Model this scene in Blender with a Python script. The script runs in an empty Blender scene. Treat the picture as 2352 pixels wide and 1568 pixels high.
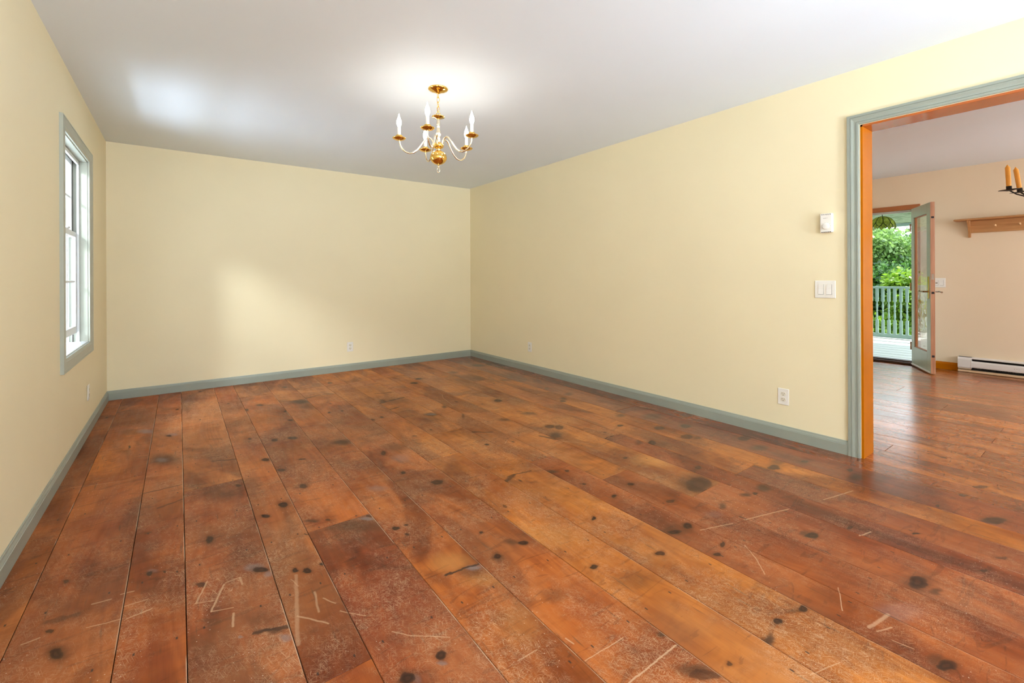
# Empty cream room with wide pine boards, brass chandelier and a view through a cased opening.
import bpy, math, random
import numpy as np
from mathutils import Vector, Matrix
SKY, SUN, E_REAR, E_RUP, E_FAR, E_SIDE, E_UP, E_BULB, EXPO = 3.4, 5.0, 28.0, 340.0, 44.0, 96.0, 180.0, 40.0, 0.64
BUMP, SPEC, EXTRA_KNOTS = 0.14, 0.24, 0.8
GLOSS = (0.14, 0.22, 0.32)

random.seed(7)
rng = np.random.default_rng(7)
PI = math.pi
scene = bpy.context.scene
col = scene.collection
H = 2.438            # ceiling height
XL = -3.982          # left wall
XF = 4.11            # far wall of the next room
YB = -7.9            # wall behind the camera

# ---------------------------------------------------------------- camera
cd = bpy.data.cameras.new('camera')
cam = bpy.data.objects.new('camera', cd)
col.objects.link(cam)
scene.camera = cam
cd.sensor_width = 36.0
cd.lens = 1039.03 / 2352 * 36.0
cd.shift_y = -146.71 / 2352
cd.clip_start = 0.02
yaw, roll = math.radians(36.368), math.radians(-0.2558)
fw = Vector((math.sin(yaw), math.cos(yaw), 0))
r0 = Vector((math.cos(yaw), -math.sin(yaw), 0))
u0 = Vector((0, 0, 1))
R = r0 * math.cos(roll) + u0 * math.sin(roll)
U = -r0 * math.sin(roll) + u0 * math.cos(roll)
M = Matrix((R, U, -fw)).transposed().to_4x4()
M.translation = Vector((-3.433, -5.6864, 1.1395))
cam.matrix_world = M

# ---------------------------------------------------------------- sky, sun, added fill lamps, exposure
w = bpy.data.worlds.new('world'); scene.world = w
w.use_nodes = True
nt = w.node_tree; nt.nodes.clear()
wo = nt.nodes.new('ShaderNodeOutputWorld'); bg = nt.nodes.new('ShaderNodeBackground')
tc = nt.nodes.new('ShaderNodeTexCoord'); sp = nt.nodes.new('ShaderNodeSeparateXYZ'); rp = nt.nodes.new('ShaderNodeValToRGB')
rp.color_ramp.elements[0].position = 0.0; rp.color_ramp.elements[0].color = (0.93, 0.96, 1.0, 1)
rp.color_ramp.elements[1].position = 0.9; rp.color_ramp.elements[1].color = (0.62, 0.78, 1.0, 1)
nt.links.new(tc.outputs['Generated'], sp.inputs[0]); nt.links.new(sp.outputs['Z'], rp.inputs[0])
nt.links.new(rp.outputs[0], bg.inputs[0]); bg.inputs[1].default_value = SKY
nt.links.new(bg.outputs[0], wo.inputs[0])

def lamp(name, kind, loc, target, energy, color, **kw):
    d = bpy.data.lights.new(name, kind); d.energy = energy; d.color = color
    for k, v in kw.items(): setattr(d, k, v)
    o = bpy.data.objects.new(name, d); col.objects.link(o)
    o.location = loc
    o.rotation_euler = (Vector(target) - Vector(loc)).to_track_quat('-Z', 'Y').to_euler()
    return o

# hazy sun on the garden side, high over the porch roof
lamp('sun', 'SUN', (12, -6, 12), (5, -3.2, 0), SUN, (1.0, 0.96, 0.88), angle=math.radians(3))
# area lamps added as daylight fill at unseen rear windows, main room and next room
for i, x in enumerate((-2.75, -1.25)):
    lamp('window_fill', 'AREA', (x, YB - 0.02, 1.45), (x, 0, 1.25), E_REAR * (1.7, 0.2)[i], (0.80, 0.95, 1.12),
         shape='RECTANGLE', size=0.92, size_y=1.35)
lamp('window_fill', 'AREA', (2.6, YB - 0.02, 1.5), (2.6, 0, 1.3), E_FAR, (0.84, 0.95, 1.08),
     shape='RECTANGLE', size=1.5, size_y=1.35)
# added unseen disc lamps behind the house, aimed up to brighten the ceiling
for i, x in enumerate((-2.75, -1.25)):
    lamp('added_uplight', 'AREA', (x + 1.2, YB - 2.0, 0.25), (x - 1.2, YB + 2.2, 2.3), E_RUP * (1.3, 0.55)[i], (0.78, 0.94, 1.14), shape='DISK', size=1.3)
# added unseen disc lamp outside the left window, throws the back-wall light patch
lamp('patch_lamp', 'AREA', (-5.6, -2.9, 2.95), (-3.9, -1.5, 1.3), E_SIDE, (0.88, 0.97, 1.05), shape='DISK', size=0.5)

# added unseen disc lamp below the left window, brightens the ceiling near it
lamp('added_uplight', 'AREA', (-5.2, -1.6, -0.25), (-3.9, -1.5, 1.5), E_UP, (0.76, 0.92, 1.16), shape='DISK', size=2.0)

scene.view_settings.view_transform = 'Standard'
scene.view_settings.look = 'None'
scene.view_settings.gamma = 1.0
scene.view_settings.use_curve_mapping = False
scene.view_settings.exposure = EXPO
scene.cycles.max_bounces = 8
scene.cycles.diffuse_bounces = 4
scene.cycles.use_adaptive_sampling = True
scene.cycles.adaptive_threshold = 0.09
scene.cycles.adaptive_min_samples = 20
scene.cycles.time_limit = 1100
scene.cycles.glossy_bounces = 3
scene.cycles.transmission_bounces = 8
scene.cycles.transparent_max_bounces = 12
scene.cycles.use_denoising = True
scene.cycles.sample_clamp_indirect = 6.0

# ---------------------------------------------------------------- helpers
def lin(c):
    return tuple(((v / 255) / 12.92 if v / 255 <= 0.04045 else ((v / 255 + 0.055) / 1.055) ** 2.4) for v in c) + (1,)

class NT:
    def __init__(self, name):
        self.m = bpy.data.materials.new(name); self.m.use_nodes = True
        self.t = self.m.node_tree; self.t.nodes.clear()
    def n(self, kind, **kw):
        nd = self.t.nodes.new('ShaderNode' + kind)
        for k, v in kw.items():
            if k.startswith('i_'):
                key = k[2:]; key = int(key) if key.isdigit() else key.replace('_', ' ')
                nd.inputs[key].default_value = v
            else: setattr(nd, k, v)
        return nd
    def l(self, a, b): self.t.links.new(a, b)
    def math(self, op, a, b=None, c=None, clamp=False):
        nd = self.n('Math', operation=op, use_clamp=clamp)
        for i, v in enumerate((a, b, c)):
            if v is None: continue
            if hasattr(v, 'is_linked'): self.l(v, nd.inputs[i])
            else: nd.inputs[i].default_value = v
        return nd.outputs[0]
    def vmath(self, op, a, b=None):
        nd = self.n('VectorMath', operation=op)
        for i, v in enumerate((a, b)):
            if v is None: continue
            if hasattr(v, 'is_linked'): self.l(v, nd.inputs[i])
            else: nd.inputs[i].default_value = v
        return nd.outputs['Value'] if op in ('DOT_PRODUCT', 'LENGTH', 'DISTANCE') else nd.outputs[0]
    def mix(self, f, a, b, blend='MIX'):
        nd = self.n('Mix', data_type='RGBA', blend_type=blend)
        for i, v in ((0, f), (6, a), (7, b)):
            if hasattr(v, 'is_linked'): self.l(v, nd.inputs[i])
            else: nd.inputs[i].default_value = v
        return nd.outputs[2]
    def rng(self, v, a, b, c=0.0, d=1.0, smooth=False):
        nd = self.n('MapRange')
        if smooth: nd.interpolation_type = 'SMOOTHSTEP'
        self.l(v, nd.inputs[0])
        for i, x in enumerate((a, b, c, d)): nd.inputs[i + 1].default_value = x
        return nd.outputs[0]
    def out(self, color, rough=0.5, metal=0.0, bump=None, bstr=0.3, bdist=0.01, spec=0.5, **kw):
        p = self.n('BsdfPrincipled')
        for k, v in (('Base Color', color), ('Roughness', rough), ('Metallic', metal), ('Specular IOR Level', spec)):
            if hasattr(v, 'is_linked'): self.l(v, p.inputs[k])
            else: p.inputs[k].default_value = v
        for k, v in kw.items():
            k = k.replace('_', ' ')
            if hasattr(v, 'is_linked'): self.l(v, p.inputs[k])
            else: p.inputs[k].default_value = v
        if bump is not None:
            b = self.n('Bump'); b.inputs['Strength'].default_value = bstr; b.inputs['Distance'].default_value = bdist
            self.l(bump, b.inputs['Height']); self.l(b.outputs[0], p.inputs['Normal'])
        o = self.n('OutputMaterial'); self.l(p.outputs[0], o.inputs[0])
        return self.m

def paint(name, rgb, rough=0.5, var=0.04, scale=3.0, bump=0.15, bscale=220, spec=0.4):
    """matt or satin paint: slight tone drift and roller texture"""
    n = NT(name); g = n.n('NewGeometry')
    ns = n.n('TexNoise', i_Scale=scale, i_Detail=3.0); n.l(g.outputs['Position'], ns.inputs['Vector'])
    f = n.rng(ns.outputs[0], 0.3, 0.7)
    c = lin(rgb); a = tuple(v * (1 - var) for v in c[:3]) + (1,); b = tuple(min(1, v * (1 + var)) for v in c[:3]) + (1,)
    cc = n.mix(f, a, b)
    n2 = n.n('TexNoise', i_Scale=bscale, i_Detail=2.0); n.l(g.outputs['Position'], n2.inputs['Vector'])
    return n.out(cc, rough, bump=n2.outputs[0], bstr=bump, bdist=0.0012, spec=spec)

def metal(name, rgb, rough=0.2, var=0.05):
    n = NT(name); g = n.n('NewGeometry')
    ns = n.n('TexNoise', i_Scale=40.0, i_Detail=3.0); n.l(g.outputs['Position'], ns.inputs['Vector'])
    return n.out(lin(rgb), n.rng(ns.outputs[0], 0.3, 0.7, rough - var, rough + var), metal=1.0)

def streaky(name, rgb, rgb2, rough=0.4, axis=2, spec=0.5, bump=0.2):
    """stained or bare wood: grain streaks along one axis"""
    n = NT(name); g = n.n('NewGeometry')
    mp = n.n('Mapping'); s = [60.0, 60.0, 60.0]; s[axis] = 3.0
    mp.inputs['Scale'].default_value = s; n.l(g.outputs['Position'], mp.inputs[0])
    ns = n.n('TexNoise', i_Scale=1.0, i_Detail=5.0, i_Roughness=0.6); n.l(mp.outputs[0], ns.inputs['Vector'])
    c = n.mix(n.rng(ns.outputs[0], 0.3, 0.7), lin(rgb), lin(rgb2))
    return n.out(c, rough, bump=ns.outputs[0], bstr=bump, bdist=0.001, spec=spec)

def wmat(o):
    m = o.matrix_basis.copy()
    return wmat(o.parent) @ o.matrix_parent_inverse @ m if o.parent else m

class MB:
    """collects shapes, builds ONE mesh object"""
    def __init__(self, xf=None): self.v = []; self.f = []; self.s = []; self.xf = xf
    def add(self, vs, fs, smooth=False):
        b = len(self.v); self.v += [tuple(p) for p in vs]
        for f in fs: self.f.append(tuple(i + b for i in f)); self.s.append(smooth)
    def box(self, a, b, ch=0.0):
        x0, y0, z0 = [min(a[i], b[i]) for i in range(3)]; x1, y1, z1 = [max(a[i], b[i]) for i in range(3)]
        if ch <= 0:
            self.add([(x0,y0,z0),(x1,y0,z0),(x1,y1,z0),(x0,y1,z0),(x0,y0,z1),(x1,y0,z1),(x1,y1,z1),(x0,y1,z1)],
                     [(0,3,2,1),(4,5,6,7),(0,1,5,4),(1,2,6,5),(2,3,7,6),(3,0,4,7)])
            return self
        c = min(ch, (x1-x0)*.45, (y1-y0)*.45, (z1-z0)*.45)
        import itertools
        vs = []; idx = {}
        for sx, sy, sz in itertools.product((0, 1), repeat=3):
            for ax in range(3):
                p = [(x0, x1)[sx], (y0, y1)[sy], (z0, z1)[sz]]
                for k in range(3):
                    if k != ax: p[k] += c if (sx, sy, sz)[k] == 0 else -c
                idx[(sx, sy, sz, ax)] = len(vs); vs.append(p)
        fs = []
        for ax in range(3):
            o = [k for k in range(3) if k != ax]
            for s in (0, 1):
                q = []
                for t in ((0, 0), (1, 0), (1, 1), (0, 1)):
                    k = [0, 0, 0]; k[ax] = s; k[o[0]] = t[0]; k[o[1]] = t[1]; q.append(idx[tuple(k) + (ax,)])
                fs.append(q)
        for ax in range(3):
            o = [k for k in range(3) if k != ax]
            for s in itertools.product((0, 1), repeat=2):
                q = []
                for t, who in ((0, o[0]), (1, o[0]), (1, o[1]), (0, o[1])):
                    k = [0, 0, 0]; k[ax] = t; k[o[0]] = s[0]; k[o[1]] = s[1]; q.append(idx[tuple(k) + (who,)])
                fs.append(q)
        for s in itertools.product((0, 1), repeat=3): fs.append([idx[s + (k,)] for k in range(3)])
        self.add(vs, fs); return self
    def prism(self, P0, P1, Uv, Vv, prof, s0=0.0, s1=0.0, smooth=False):
        """profile [(u, v)] swept from P0 to P1, mitred: ends shift by s*u along the run"""
        P0, P1, Uv, Vv = map(Vector, (P0, P1, Uv, Vv)); d = (P1 - P0).normalized(); n = len(prof)
        vs = [P0 + Uv*u + Vv*v + d*(s0*u) for u, v in prof] + [P1 + Uv*u + Vv*v + d*(s1*u) for u, v in prof]
        fs = [(i, (i+1) % n, n+(i+1) % n, n+i) for i in range(n)]
        self.add(vs, fs, smooth); self.add(vs, [tuple(range(n)), tuple(range(2*n-1, n-1, -1))]); return self
    def lathe(self, prof, c=(0,0,0), seg=24, axis=(0,0,1), smooth=True):
        ax = Vector(axis).normalized(); q = Vector((0,0,1)).rotation_difference(ax); c = Vector(c)
        vs = []; n = len(prof)
        for i in range(seg):
            a = 2*PI*i/seg
            for r, z in prof: vs.append(c + q @ Vector((r*math.cos(a), r*math.sin(a), z)))
        fs = [(i*n+j, ((i+1) % seg)*n+j, ((i+1) % seg)*n+j+1, i*n+j+1) for i in range(seg) for j in range(n-1)]
        self.add(vs, fs, smooth)
        if prof[0][0] > 1e-5: self.add([vs[i*n] for i in range(seg)], [tuple(range(seg))[::-1]])
        if prof[-1][0] > 1e-5: self.add([vs[i*n+n-1] for i in range(seg)], [tuple(range(seg))])
        return self
    def tube(self, pts, r, seg=10, closed=False, smooth=True):
        pts = [Vector(p) for p in pts]; n = len(pts); rs = r if isinstance(r, (list, tuple)) else [r]*n
        vs = []; up = None
        for i, p in enumerate(pts):
            if closed: t = (pts[(i+1) % n] - pts[i-1]).normalized()
            else: t = (pts[min(i+1, n-1)] - pts[max(i-1, 0)]).normalized()
            if up is None:
                up = Vector((0,0,1)) if abs(t.z) < .9 else Vector((1,0,0))
            s = t.cross(up).normalized(); up = s.cross(t).normalized()
            for k in range(seg):
                a = 2*PI*k/seg; vs.append(p + (s*math.cos(a) + up*math.sin(a))*rs[i])
        m = n if closed else n-1
        fs = [(i*seg+k, i*seg+(k+1) % seg, ((i+1) % n)*seg+(k+1) % seg, ((i+1) % n)*seg+k) for i in range(m) for k in range(seg)]
        self.add(vs, fs, smooth)
        if not closed: self.add(vs[:seg] + vs[-seg:], [tuple(range(seg))[::-1], tuple(range(seg, 2*seg))])
        return self
    def build(self, name, mat, parent=None):
        me = bpy.data.meshes.new(name)
        vs = self.v if self.xf is None else [tuple(self.xf @ Vector(p)) for p in self.v]
        me.from_pydata(vs, [], self.f); me.polygons.foreach_set('use_smooth', self.s); me.validate(); me.update()
        import bmesh
        b = bmesh.new(); b.from_mesh(me); bmesh.ops.recalc_face_normals(b, faces=b.faces); b.to_mesh(me); b.free()
        me.materials.append(mat)
        o = bpy.data.objects.new(name, me); col.objects.link(o)
        if parent is not None:
            o.parent = parent; o.matrix_parent_inverse = wmat(parent).inverted()
        return o

def tag(o, label=None, cat=None, group=None, kind=None):
    if label: o['label'] = label
    if cat: o['category'] = cat
    if group: o['group'] = group
    if kind: o['kind'] = kind
    return o
def empty(name, loc=(0,0,0)):
    o = bpy.data.objects.new(name, None); col.objects.link(o); o.location = loc; o.empty_display_size = 0.1
    return o
def struct(o): return tag(o, kind='structure')

# ---------------------------------------------------------------- materials
m_wall = paint('cream_wall_paint', (238, 224, 186), 0.55, 0.02, 1.2, 0.12, 160)
m_wall2 = paint('peach_wall_paint', (232, 210, 178), 0.55, 0.02, 1.2, 0.12, 160)
m_ceil = paint('ceiling_paint', (232, 238, 241), 0.7, 0.015, 1.0, 0.1, 160)
m_green = paint('grey_green_trim_paint', (152, 157, 143), 0.32, 0.03, 5, 0.1, 90, spec=0.5)
m_wtrim = paint('window_trim_paint', (172, 175, 160), 0.35, 0.03, 5, 0.1, 90)
m_orange = paint('orange_jamb_paint', (188, 104, 1), 0.25, 0.06, 6, 0.08, 60, spec=0.12)
m_orange2 = paint('orange_head_paint', (186, 92, 12), 0.14, 0.06, 6, 0.05, 60, spec=0.7)
m_wtr = paint('white_window_paint', (222, 224, 222), 0.35, 0.02, 5, 0.06, 120)
m_plastic = paint('white_plastic', (236, 231, 220), 0.35, 0.01, 10, 0.02, 300)
m_dark = paint('dark_recess', (34, 28, 24), 0.7, 0.1, 30, 0.02)
m_grout = paint('dark_floor_gap', (46, 24, 14), 0.9, 0.2, 30, 0.1)
SPOTS=[('k',-3.330,-3.305,60.13,-2.70,-22.78,-30.43,1.00),
('k',-3.738,-3.750,62.21,9.69,-31.19,-41.88,0.90),
('d',-3.737,-3.748,31.05,4.82,-14.36,-19.29,0.50),
('k',-3.527,-3.442,94.90,3.82,-46.45,-62.18,1.00),
('g',-3.520,-3.427,53.61,1.98,-45.64,-61.09,0.50),
('k',-3.483,-3.455,185.35,3.80,-114.07,-152.70,1.00),
('k',-3.178,-3.673,42.08,-5.42,-32.34,-43.29,1.00),
('g',-3.197,-3.639,23.72,-2.78,-22.25,-29.77,0.80),
('g',-3.161,-3.719,60.89,-8.56,-29.17,-39.05,0.80),
('k',-3.773,-3.613,110.90,17.97,-66.05,-88.63,0.80),
('k',-3.782,-3.308,140.96,20.46,-81.46,-109.09,0.70),
('k',-3.371,-3.635,53.29,-1.73,-49.89,-66.82,0.80),
('k',-3.709,-1.662,183.87,12.42,-25.37,-33.61,1.00),
('k',-3.495,-1.552,66.02,0.93,-33.28,-44.01,0.90),
('g',-3.475,-1.539,24.50,0.23,-16.41,-21.70,0.60),
('g',-3.639,-1.321,17.12,0.79,-10.46,-13.82,0.90),
('d',-3.727,-1.278,13.39,0.88,-7.93,-10.48,0.50),
('d',-3.512,-2.069,10.89,0.23,-5.83,-7.74,0.80),
('g',-3.523,-2.078,27.09,0.65,-14.73,-19.54,0.60),
('k',-3.176,-2.779,80.90,-7.27,-38.37,-51.06,0.80),
('k',-3.104,-3.230,56.84,-7.71,-50.38,-67.22,1.00),
('k',-3.072,-3.756,98.50,-18.66,-63.14,-84.52,1.00),
('k',-3.036,-3.786,65.19,-13.78,-40.72,-54.51,1.00),
('k',-2.977,-3.779,121.29,-29.33,-60.54,-81.00,1.00),
('k',-2.869,-3.446,110.47,-28.06,-59.89,-79.92,0.80),
('d',-2.934,-3.412,30.68,-6.79,-31.50,-42.04,0.80),
('g',-2.721,-3.548,24.13,-8.10,-30.97,-41.33,1.00),
('k',-2.703,-3.532,67.96,-23.20,-60.62,-80.88,0.70),
('d',-2.798,-3.561,5.62,-1.69,-10.21,-13.62,0.55),
('k',-2.639,-3.707,62.57,-25.25,-43.92,-58.64,1.00),
('k',-2.592,-3.709,117.27,-50.20,-70.69,-94.37,1.00),
('k',-2.624,-3.790,97.72,-41.97,-70.63,-94.36,0.80),
('g',-2.502,-4.162,23.77,-14.61,-27.99,-37.46,0.90),
('d',-2.526,-4.173,14.97,-9.02,-16.43,-21.99,0.50),
('k',-2.798,-4.456,51.31,-26.68,-31.03,-41.67,1.00),
('g',-2.812,-4.479,46.41,-24.10,-65.59,-88.10,0.90),
('k',-2.912,-4.471,39.98,-17.34,-28.46,-38.25,1.00),
('g',-2.892,-4.489,62.66,-28.58,-30.63,-41.16,0.50),
('g',-3.165,-4.100,46.92,-8.05,-38.21,-51.29,0.80),
('d',-3.197,-4.039,19.86,-2.90,-47.13,-63.23,0.70),
('d',-3.215,-3.962,15.53,-2.01,-15.41,-20.67,0.35),
('g',-3.278,-4.010,167.19,-15.94,-74.18,-99.56,0.80),
('k',-2.349,-3.973,86.89,-55.27,-57.85,-77.27,1.00),
('k',-2.245,-4.145,35.19,-27.27,-31.23,-41.74,1.00),
('d',-2.281,-4.113,19.50,-14.36,-26.65,-35.62,0.60),
('k',-2.386,-4.156,57.76,-39.76,-31.77,-42.50,1.00),
('d',-2.392,-4.165,25.81,-17.77,-17.40,-23.28,0.60),
('k',-2.121,-4.439,50.87,-53.79,-44.56,-59.63,1.00),
('k',-1.858,-4.188,73.73,-77.86,-33.65,-44.90,1.00),
('k',-1.561,-4.491,32.04,-50.43,-23.54,-31.42,1.00),
('k',-1.654,-4.485,16.91,-25.16,-34.59,-46.20,1.00),
('d',-1.614,-4.484,8.75,-13.30,-12.06,-16.11,0.50),
('k',-1.840,-4.541,34.05,-47.62,-40.59,-54.28,0.90),
('d',-2.047,-4.592,7.11,-9.05,-9.75,-13.05,0.40),
('d',-2.190,-4.805,25.65,-36.40,-37.47,-50.29,0.90),
('d',-2.354,-4.467,14.56,-12.97,-14.95,-20.04,0.45),
('d',-2.232,-4.936,8.96,-14.45,-25.45,-34.19,0.80),
('k',-2.226,-4.964,11.69,-19.67,-32.24,-43.32,0.70),
('k',-1.194,-4.863,14.34,-39.21,-27.40,-36.61,1.00),
('d',-1.202,-4.832,16.83,-44.17,-24.93,-33.30,0.70),
('k',-1.225,-5.224,7.03,-33.85,-16.59,-22.22,1.00),
('d',-1.236,-5.276,9.92,-53.60,-29.33,-39.30,0.80),
('k',-0.382,-5.320,3.16,-26.55,-22.70,-30.30,1.00),
('k',-1.573,-4.663,47.58,-86.91,-31.72,-42.39,0.90),
('k',-1.654,-4.687,29.94,-53.58,-58.41,-78.11,0.90),
('k',-1.713,-5.026,25.79,-67.65,-48.83,-65.47,1.00),
('d',-1.750,-5.010,14.70,-36.83,-49.40,-66.23,0.60),
('k',-1.845,-5.000,28.92,-67.34,-57.44,-77.04,1.00),
('d',-1.948,-5.019,22.90,-51.32,-17.55,-23.56,1.00),
('k',-1.631,-5.370,8.08,-46.59,-33.48,-44.97,1.00),
('d',-1.627,-5.344,8.84,-47.12,-32.32,-43.41,0.60),
('k',-0.985,-4.941,30.54,-100.89,-33.53,-44.77,0.90),
('k',-0.931,-5.357,11.09,-85.15,-65.75,-88.01,0.90),
('k',-2.135,-4.992,50.86,-95.74,-88.74,-119.20,0.80),
('k',-1.138,-4.291,7.81,-12.90,-6.38,-8.49,0.80),
('d',-1.147,-4.258,5.13,-8.24,-4.70,-6.26,0.60),
('d',-0.898,-4.523,10.13,-22.16,-13.21,-17.58,1.00),
('d',-1.051,-4.506,13.69,-27.76,-25.35,-33.76,0.90),
('k',-0.998,-4.528,35.43,-74.77,-41.75,-55.60,0.90),
('d',-1.262,-4.492,22.24,-40.62,-15.54,-20.72,0.80),
('k',-1.425,-4.310,27.00,-39.55,-33.51,-44.66,0.80),
('k',-0.578,-4.435,11.11,-25.46,-16.17,-21.48,0.90),
('d',-0.467,-4.414,7.74,-18.11,-11.43,-15.16,0.70),
('d',-0.348,-4.777,7.18,-24.46,-11.96,-15.90,1.00),
('k',-0.258,-4.721,23.56,-77.81,-24.97,-33.17,0.90),
('k',-0.336,-4.509,19.67,-51.95,-30.42,-40.37,0.90),
('d',-0.318,-4.237,6.36,-13.72,-11.14,-14.76,0.80),
('k',-0.521,-3.824,13.26,-20.79,-13.66,-18.06,0.70),
('k',-0.324,-3.689,14.49,-22.62,-14.92,-19.70,0.80),
('k',-0.227,-4.085,10.20,-20.48,-13.94,-18.44,0.80),
('d',-0.509,-3.213,14.23,-16.86,-10.28,-13.54,0.80),
('k',-0.707,-3.380,24.79,-29.38,-29.53,-38.97,0.90),
('d',-0.325,-3.396,6.24,-8.50,-5.83,-7.68,0.70),
('k',-0.517,-3.595,14.33,-20.03,-16.97,-22.41,0.80),
('d',-0.473,-3.882,15.16,-24.94,-13.81,-18.26,0.70),
('k',-0.820,-3.750,20.79,-28.13,-13.38,-17.71,0.90),
('d',-0.887,-3.692,19.38,-24.81,-12.21,-16.16,0.70),
('d',-0.788,-3.807,9.33,-13.17,-10.69,-14.16,0.50),
('k',-0.937,-4.164,30.81,-50.68,-24.22,-32.16,0.80),
('k',-1.167,-3.810,39.82,-48.25,-43.63,-57.88,0.80),
('d',-0.070,-3.532,11.48,-17.97,-10.24,-13.49,0.70),
('k',-1.052,-2.227,20.38,-14.06,-13.58,-17.83,0.90),
('k',-1.151,-3.068,18.90,-16.52,-17.03,-22.49,0.80),
('k',-1.109,-3.125,24.95,-22.71,-12.07,-15.93,0.70),
('d',-1.245,-3.237,13.21,-11.84,-7.42,-9.80,0.95),
('d',-0.526,-2.542,20.02,-18.56,-13.19,-17.30,0.90),
('k',-0.592,-2.605,26.33,-24.33,-20.64,-27.09,0.80),
('d',-0.376,-2.457,15.65,-14.85,-9.20,-12.06,0.70),
('d',-0.394,-2.151,28.30,-24.38,-11.08,-14.48,0.70),
('d',-0.087,-1.664,17.01,-14.18,-10.57,-13.75,0.80),
('d',-0.306,-0.687,8.34,-5.23,-5.99,-7.76,0.90),
('d',-0.696,-1.319,10.73,-6.74,-4.56,-5.93,0.50),
('d',-1.333,-2.727,12.96,-9.22,-13.59,-17.92,0.70),
('d',-1.071,-2.711,9.74,-7.75,-14.19,-18.68,0.70),
('d',-0.515,-1.584,10.51,-7.49,-9.49,-12.37,0.60),
('k',-0.135,-2.574,32.46,-34.46,-17.99,-23.56,0.70),
('d',-1.919,-1.594,26.85,-9.97,-9.11,-11.96,0.80),
('d',-1.826,-1.646,7.90,-3.15,-5.09,-6.68,0.50),
('d',-1.741,-2.240,12.53,-6.17,-10.06,-13.25,1.00),
('g',-1.739,-2.234,19.25,-9.48,-20.06,-26.41,0.70),
('d',-1.782,-2.362,10.76,-5.36,-6.71,-8.85,0.50),
('d',-1.547,-2.108,33.17,-17.54,-9.98,-13.12,0.80),
('d',-1.536,-2.419,60.10,-35.00,-6.35,-8.37,0.70),
('d',-0.778,-0.869,11.21,-6.19,-6.96,-9.04,0.70),
('k',-1.379,-1.100,21.94,-9.85,-15.00,-19.57,0.90),
('k',-1.251,-0.937,23.53,-10.84,-18.43,-24.01,0.90),
('k',-2.097,-2.060,68.30,-25.26,-26.09,-34.37,0.80),
('k',-2.180,-2.084,46.95,-16.40,-27.07,-35.69,0.70),
('d',-0.893,-0.159,2.94,-1.35,-3.42,-4.42,0.55),
('k',-2.848,-1.049,36.14,-4.59,-21.72,-28.54,0.90),
('k',-2.961,-1.149,60.90,-6.39,-15.58,-20.49,0.90),
('k',-2.892,-2.114,45.34,-6.93,-20.08,-26.57,0.80),
('k',-2.782,-2.148,31.91,-5.91,-21.45,-28.37,0.90),
('k',-2.715,-1.688,52.07,-9.41,-33.90,-44.69,0.90),
('k',-2.700,-1.403,73.72,-12.69,-29.92,-39.37,0.90),
('d',-2.531,-1.147,9.26,-1.85,-6.86,-9.01,1.00),
('d',-2.508,-1.359,11.51,-2.47,-4.93,-6.49,0.60),
('d',-2.524,-2.445,13.05,-3.68,-9.04,-11.96,0.95),
('k',-2.542,-0.446,48.28,-8.25,-21.48,-28.07,0.80),
('k',-2.110,-0.530,43.94,-11.31,-19.86,-25.91,0.80),
('d',-2.819,-0.063,7.62,-0.84,-6.08,-7.94,0.70),
('k',-2.408,-1.664,70.57,-18.06,-32.48,-42.75,0.90),
('k',-2.306,-1.686,91.54,-25.89,-31.77,-41.80,0.90),
('k',-3.013,-3.161,45.74,-7.69,-22.84,-30.44,1.00),
('k',-2.998,-2.465,45.68,-6.24,-22.04,-29.24,0.90),
('k',-2.945,-2.699,42.69,-7.05,-32.86,-43.65,0.80),
('d',-2.873,-2.940,22.03,-4.53,-5.53,-7.35,0.30),
('k',-2.887,-3.003,50.13,-10.28,-23.15,-30.81,0.80),
('k',-2.810,-2.598,49.12,-9.98,-43.91,-58.26,0.80),
('k',-2.362,-2.812,57.15,-21.39,-16.44,-21.80,0.80),
('k',-2.379,-3.170,74.30,-31.29,-33.85,-44.98,1.00),
('k',-2.277,-3.402,24.79,-12.61,-22.36,-29.74,0.90),
('g',-2.305,-2.961,12.32,-5.12,-7.93,-10.52,0.45),
('g',-2.569,-3.274,14.84,-5.34,-14.80,-19.69,0.50),
('d',-2.253,-2.761,9.29,-3.77,-7.67,-10.15,0.55),
('k',-1.611,-4.102,42.29,-48.82,-31.95,-42.56,1.00),
('k',-1.434,-4.069,33.87,-42.04,-38.22,-50.85,0.90),
('k',-1.596,-3.729,71.47,-67.31,-40.05,-53.21,0.90),
('d',-1.672,-3.684,16.36,-14.43,-25.20,-33.49,0.90),
('k',-1.636,-3.910,59.16,-60.09,-67.09,-89.26,0.90),
('d',-3.329,-3.269,15.55,-0.69,-5.90,-7.88,0.30),
('d',-3.270,-2.804,8.53,-0.49,-5.56,-7.41,0.55),
('d',0.050,-5.221,4.04,-30.42,-26.28,-34.98,0.90),
('k',-0.161,-5.180,7.90,-51.47,-51.12,-68.09,0.90),
('k',-0.408,-5.132,22.82,-125.47,-70.22,-93.61,1.00),
('k',-0.810,-5.132,17.88,-85.13,-87.91,-117.43,1.00),
('k',-0.762,-5.383,6.67,-59.41,-52.63,-70.40,0.60),
('g',-1.476,-5.222,2.91,-12.36,-10.68,-14.32,0.30),
('g',-1.367,-4.509,8.61,-15.18,-18.72,-24.98,0.20),
('y',-2.169,-4.137,3.36,-2.75,-5.93,-7.92,0.50),
('y',-2.559,-4.075,10.14,-5.54,-8.61,-11.52,0.80),
('y',-1.031,-3.947,3.77,-5.22,-5.56,-7.38,0.80),
('y',-0.952,-3.034,3.53,-3.31,-4.58,-6.03,0.50),
('y',-2.511,-4.242,8.54,-5.49,-12.12,-16.23,0.50),
('y',-2.535,-4.493,9.24,-7.00,-5.29,-7.09,0.35)]
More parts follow.
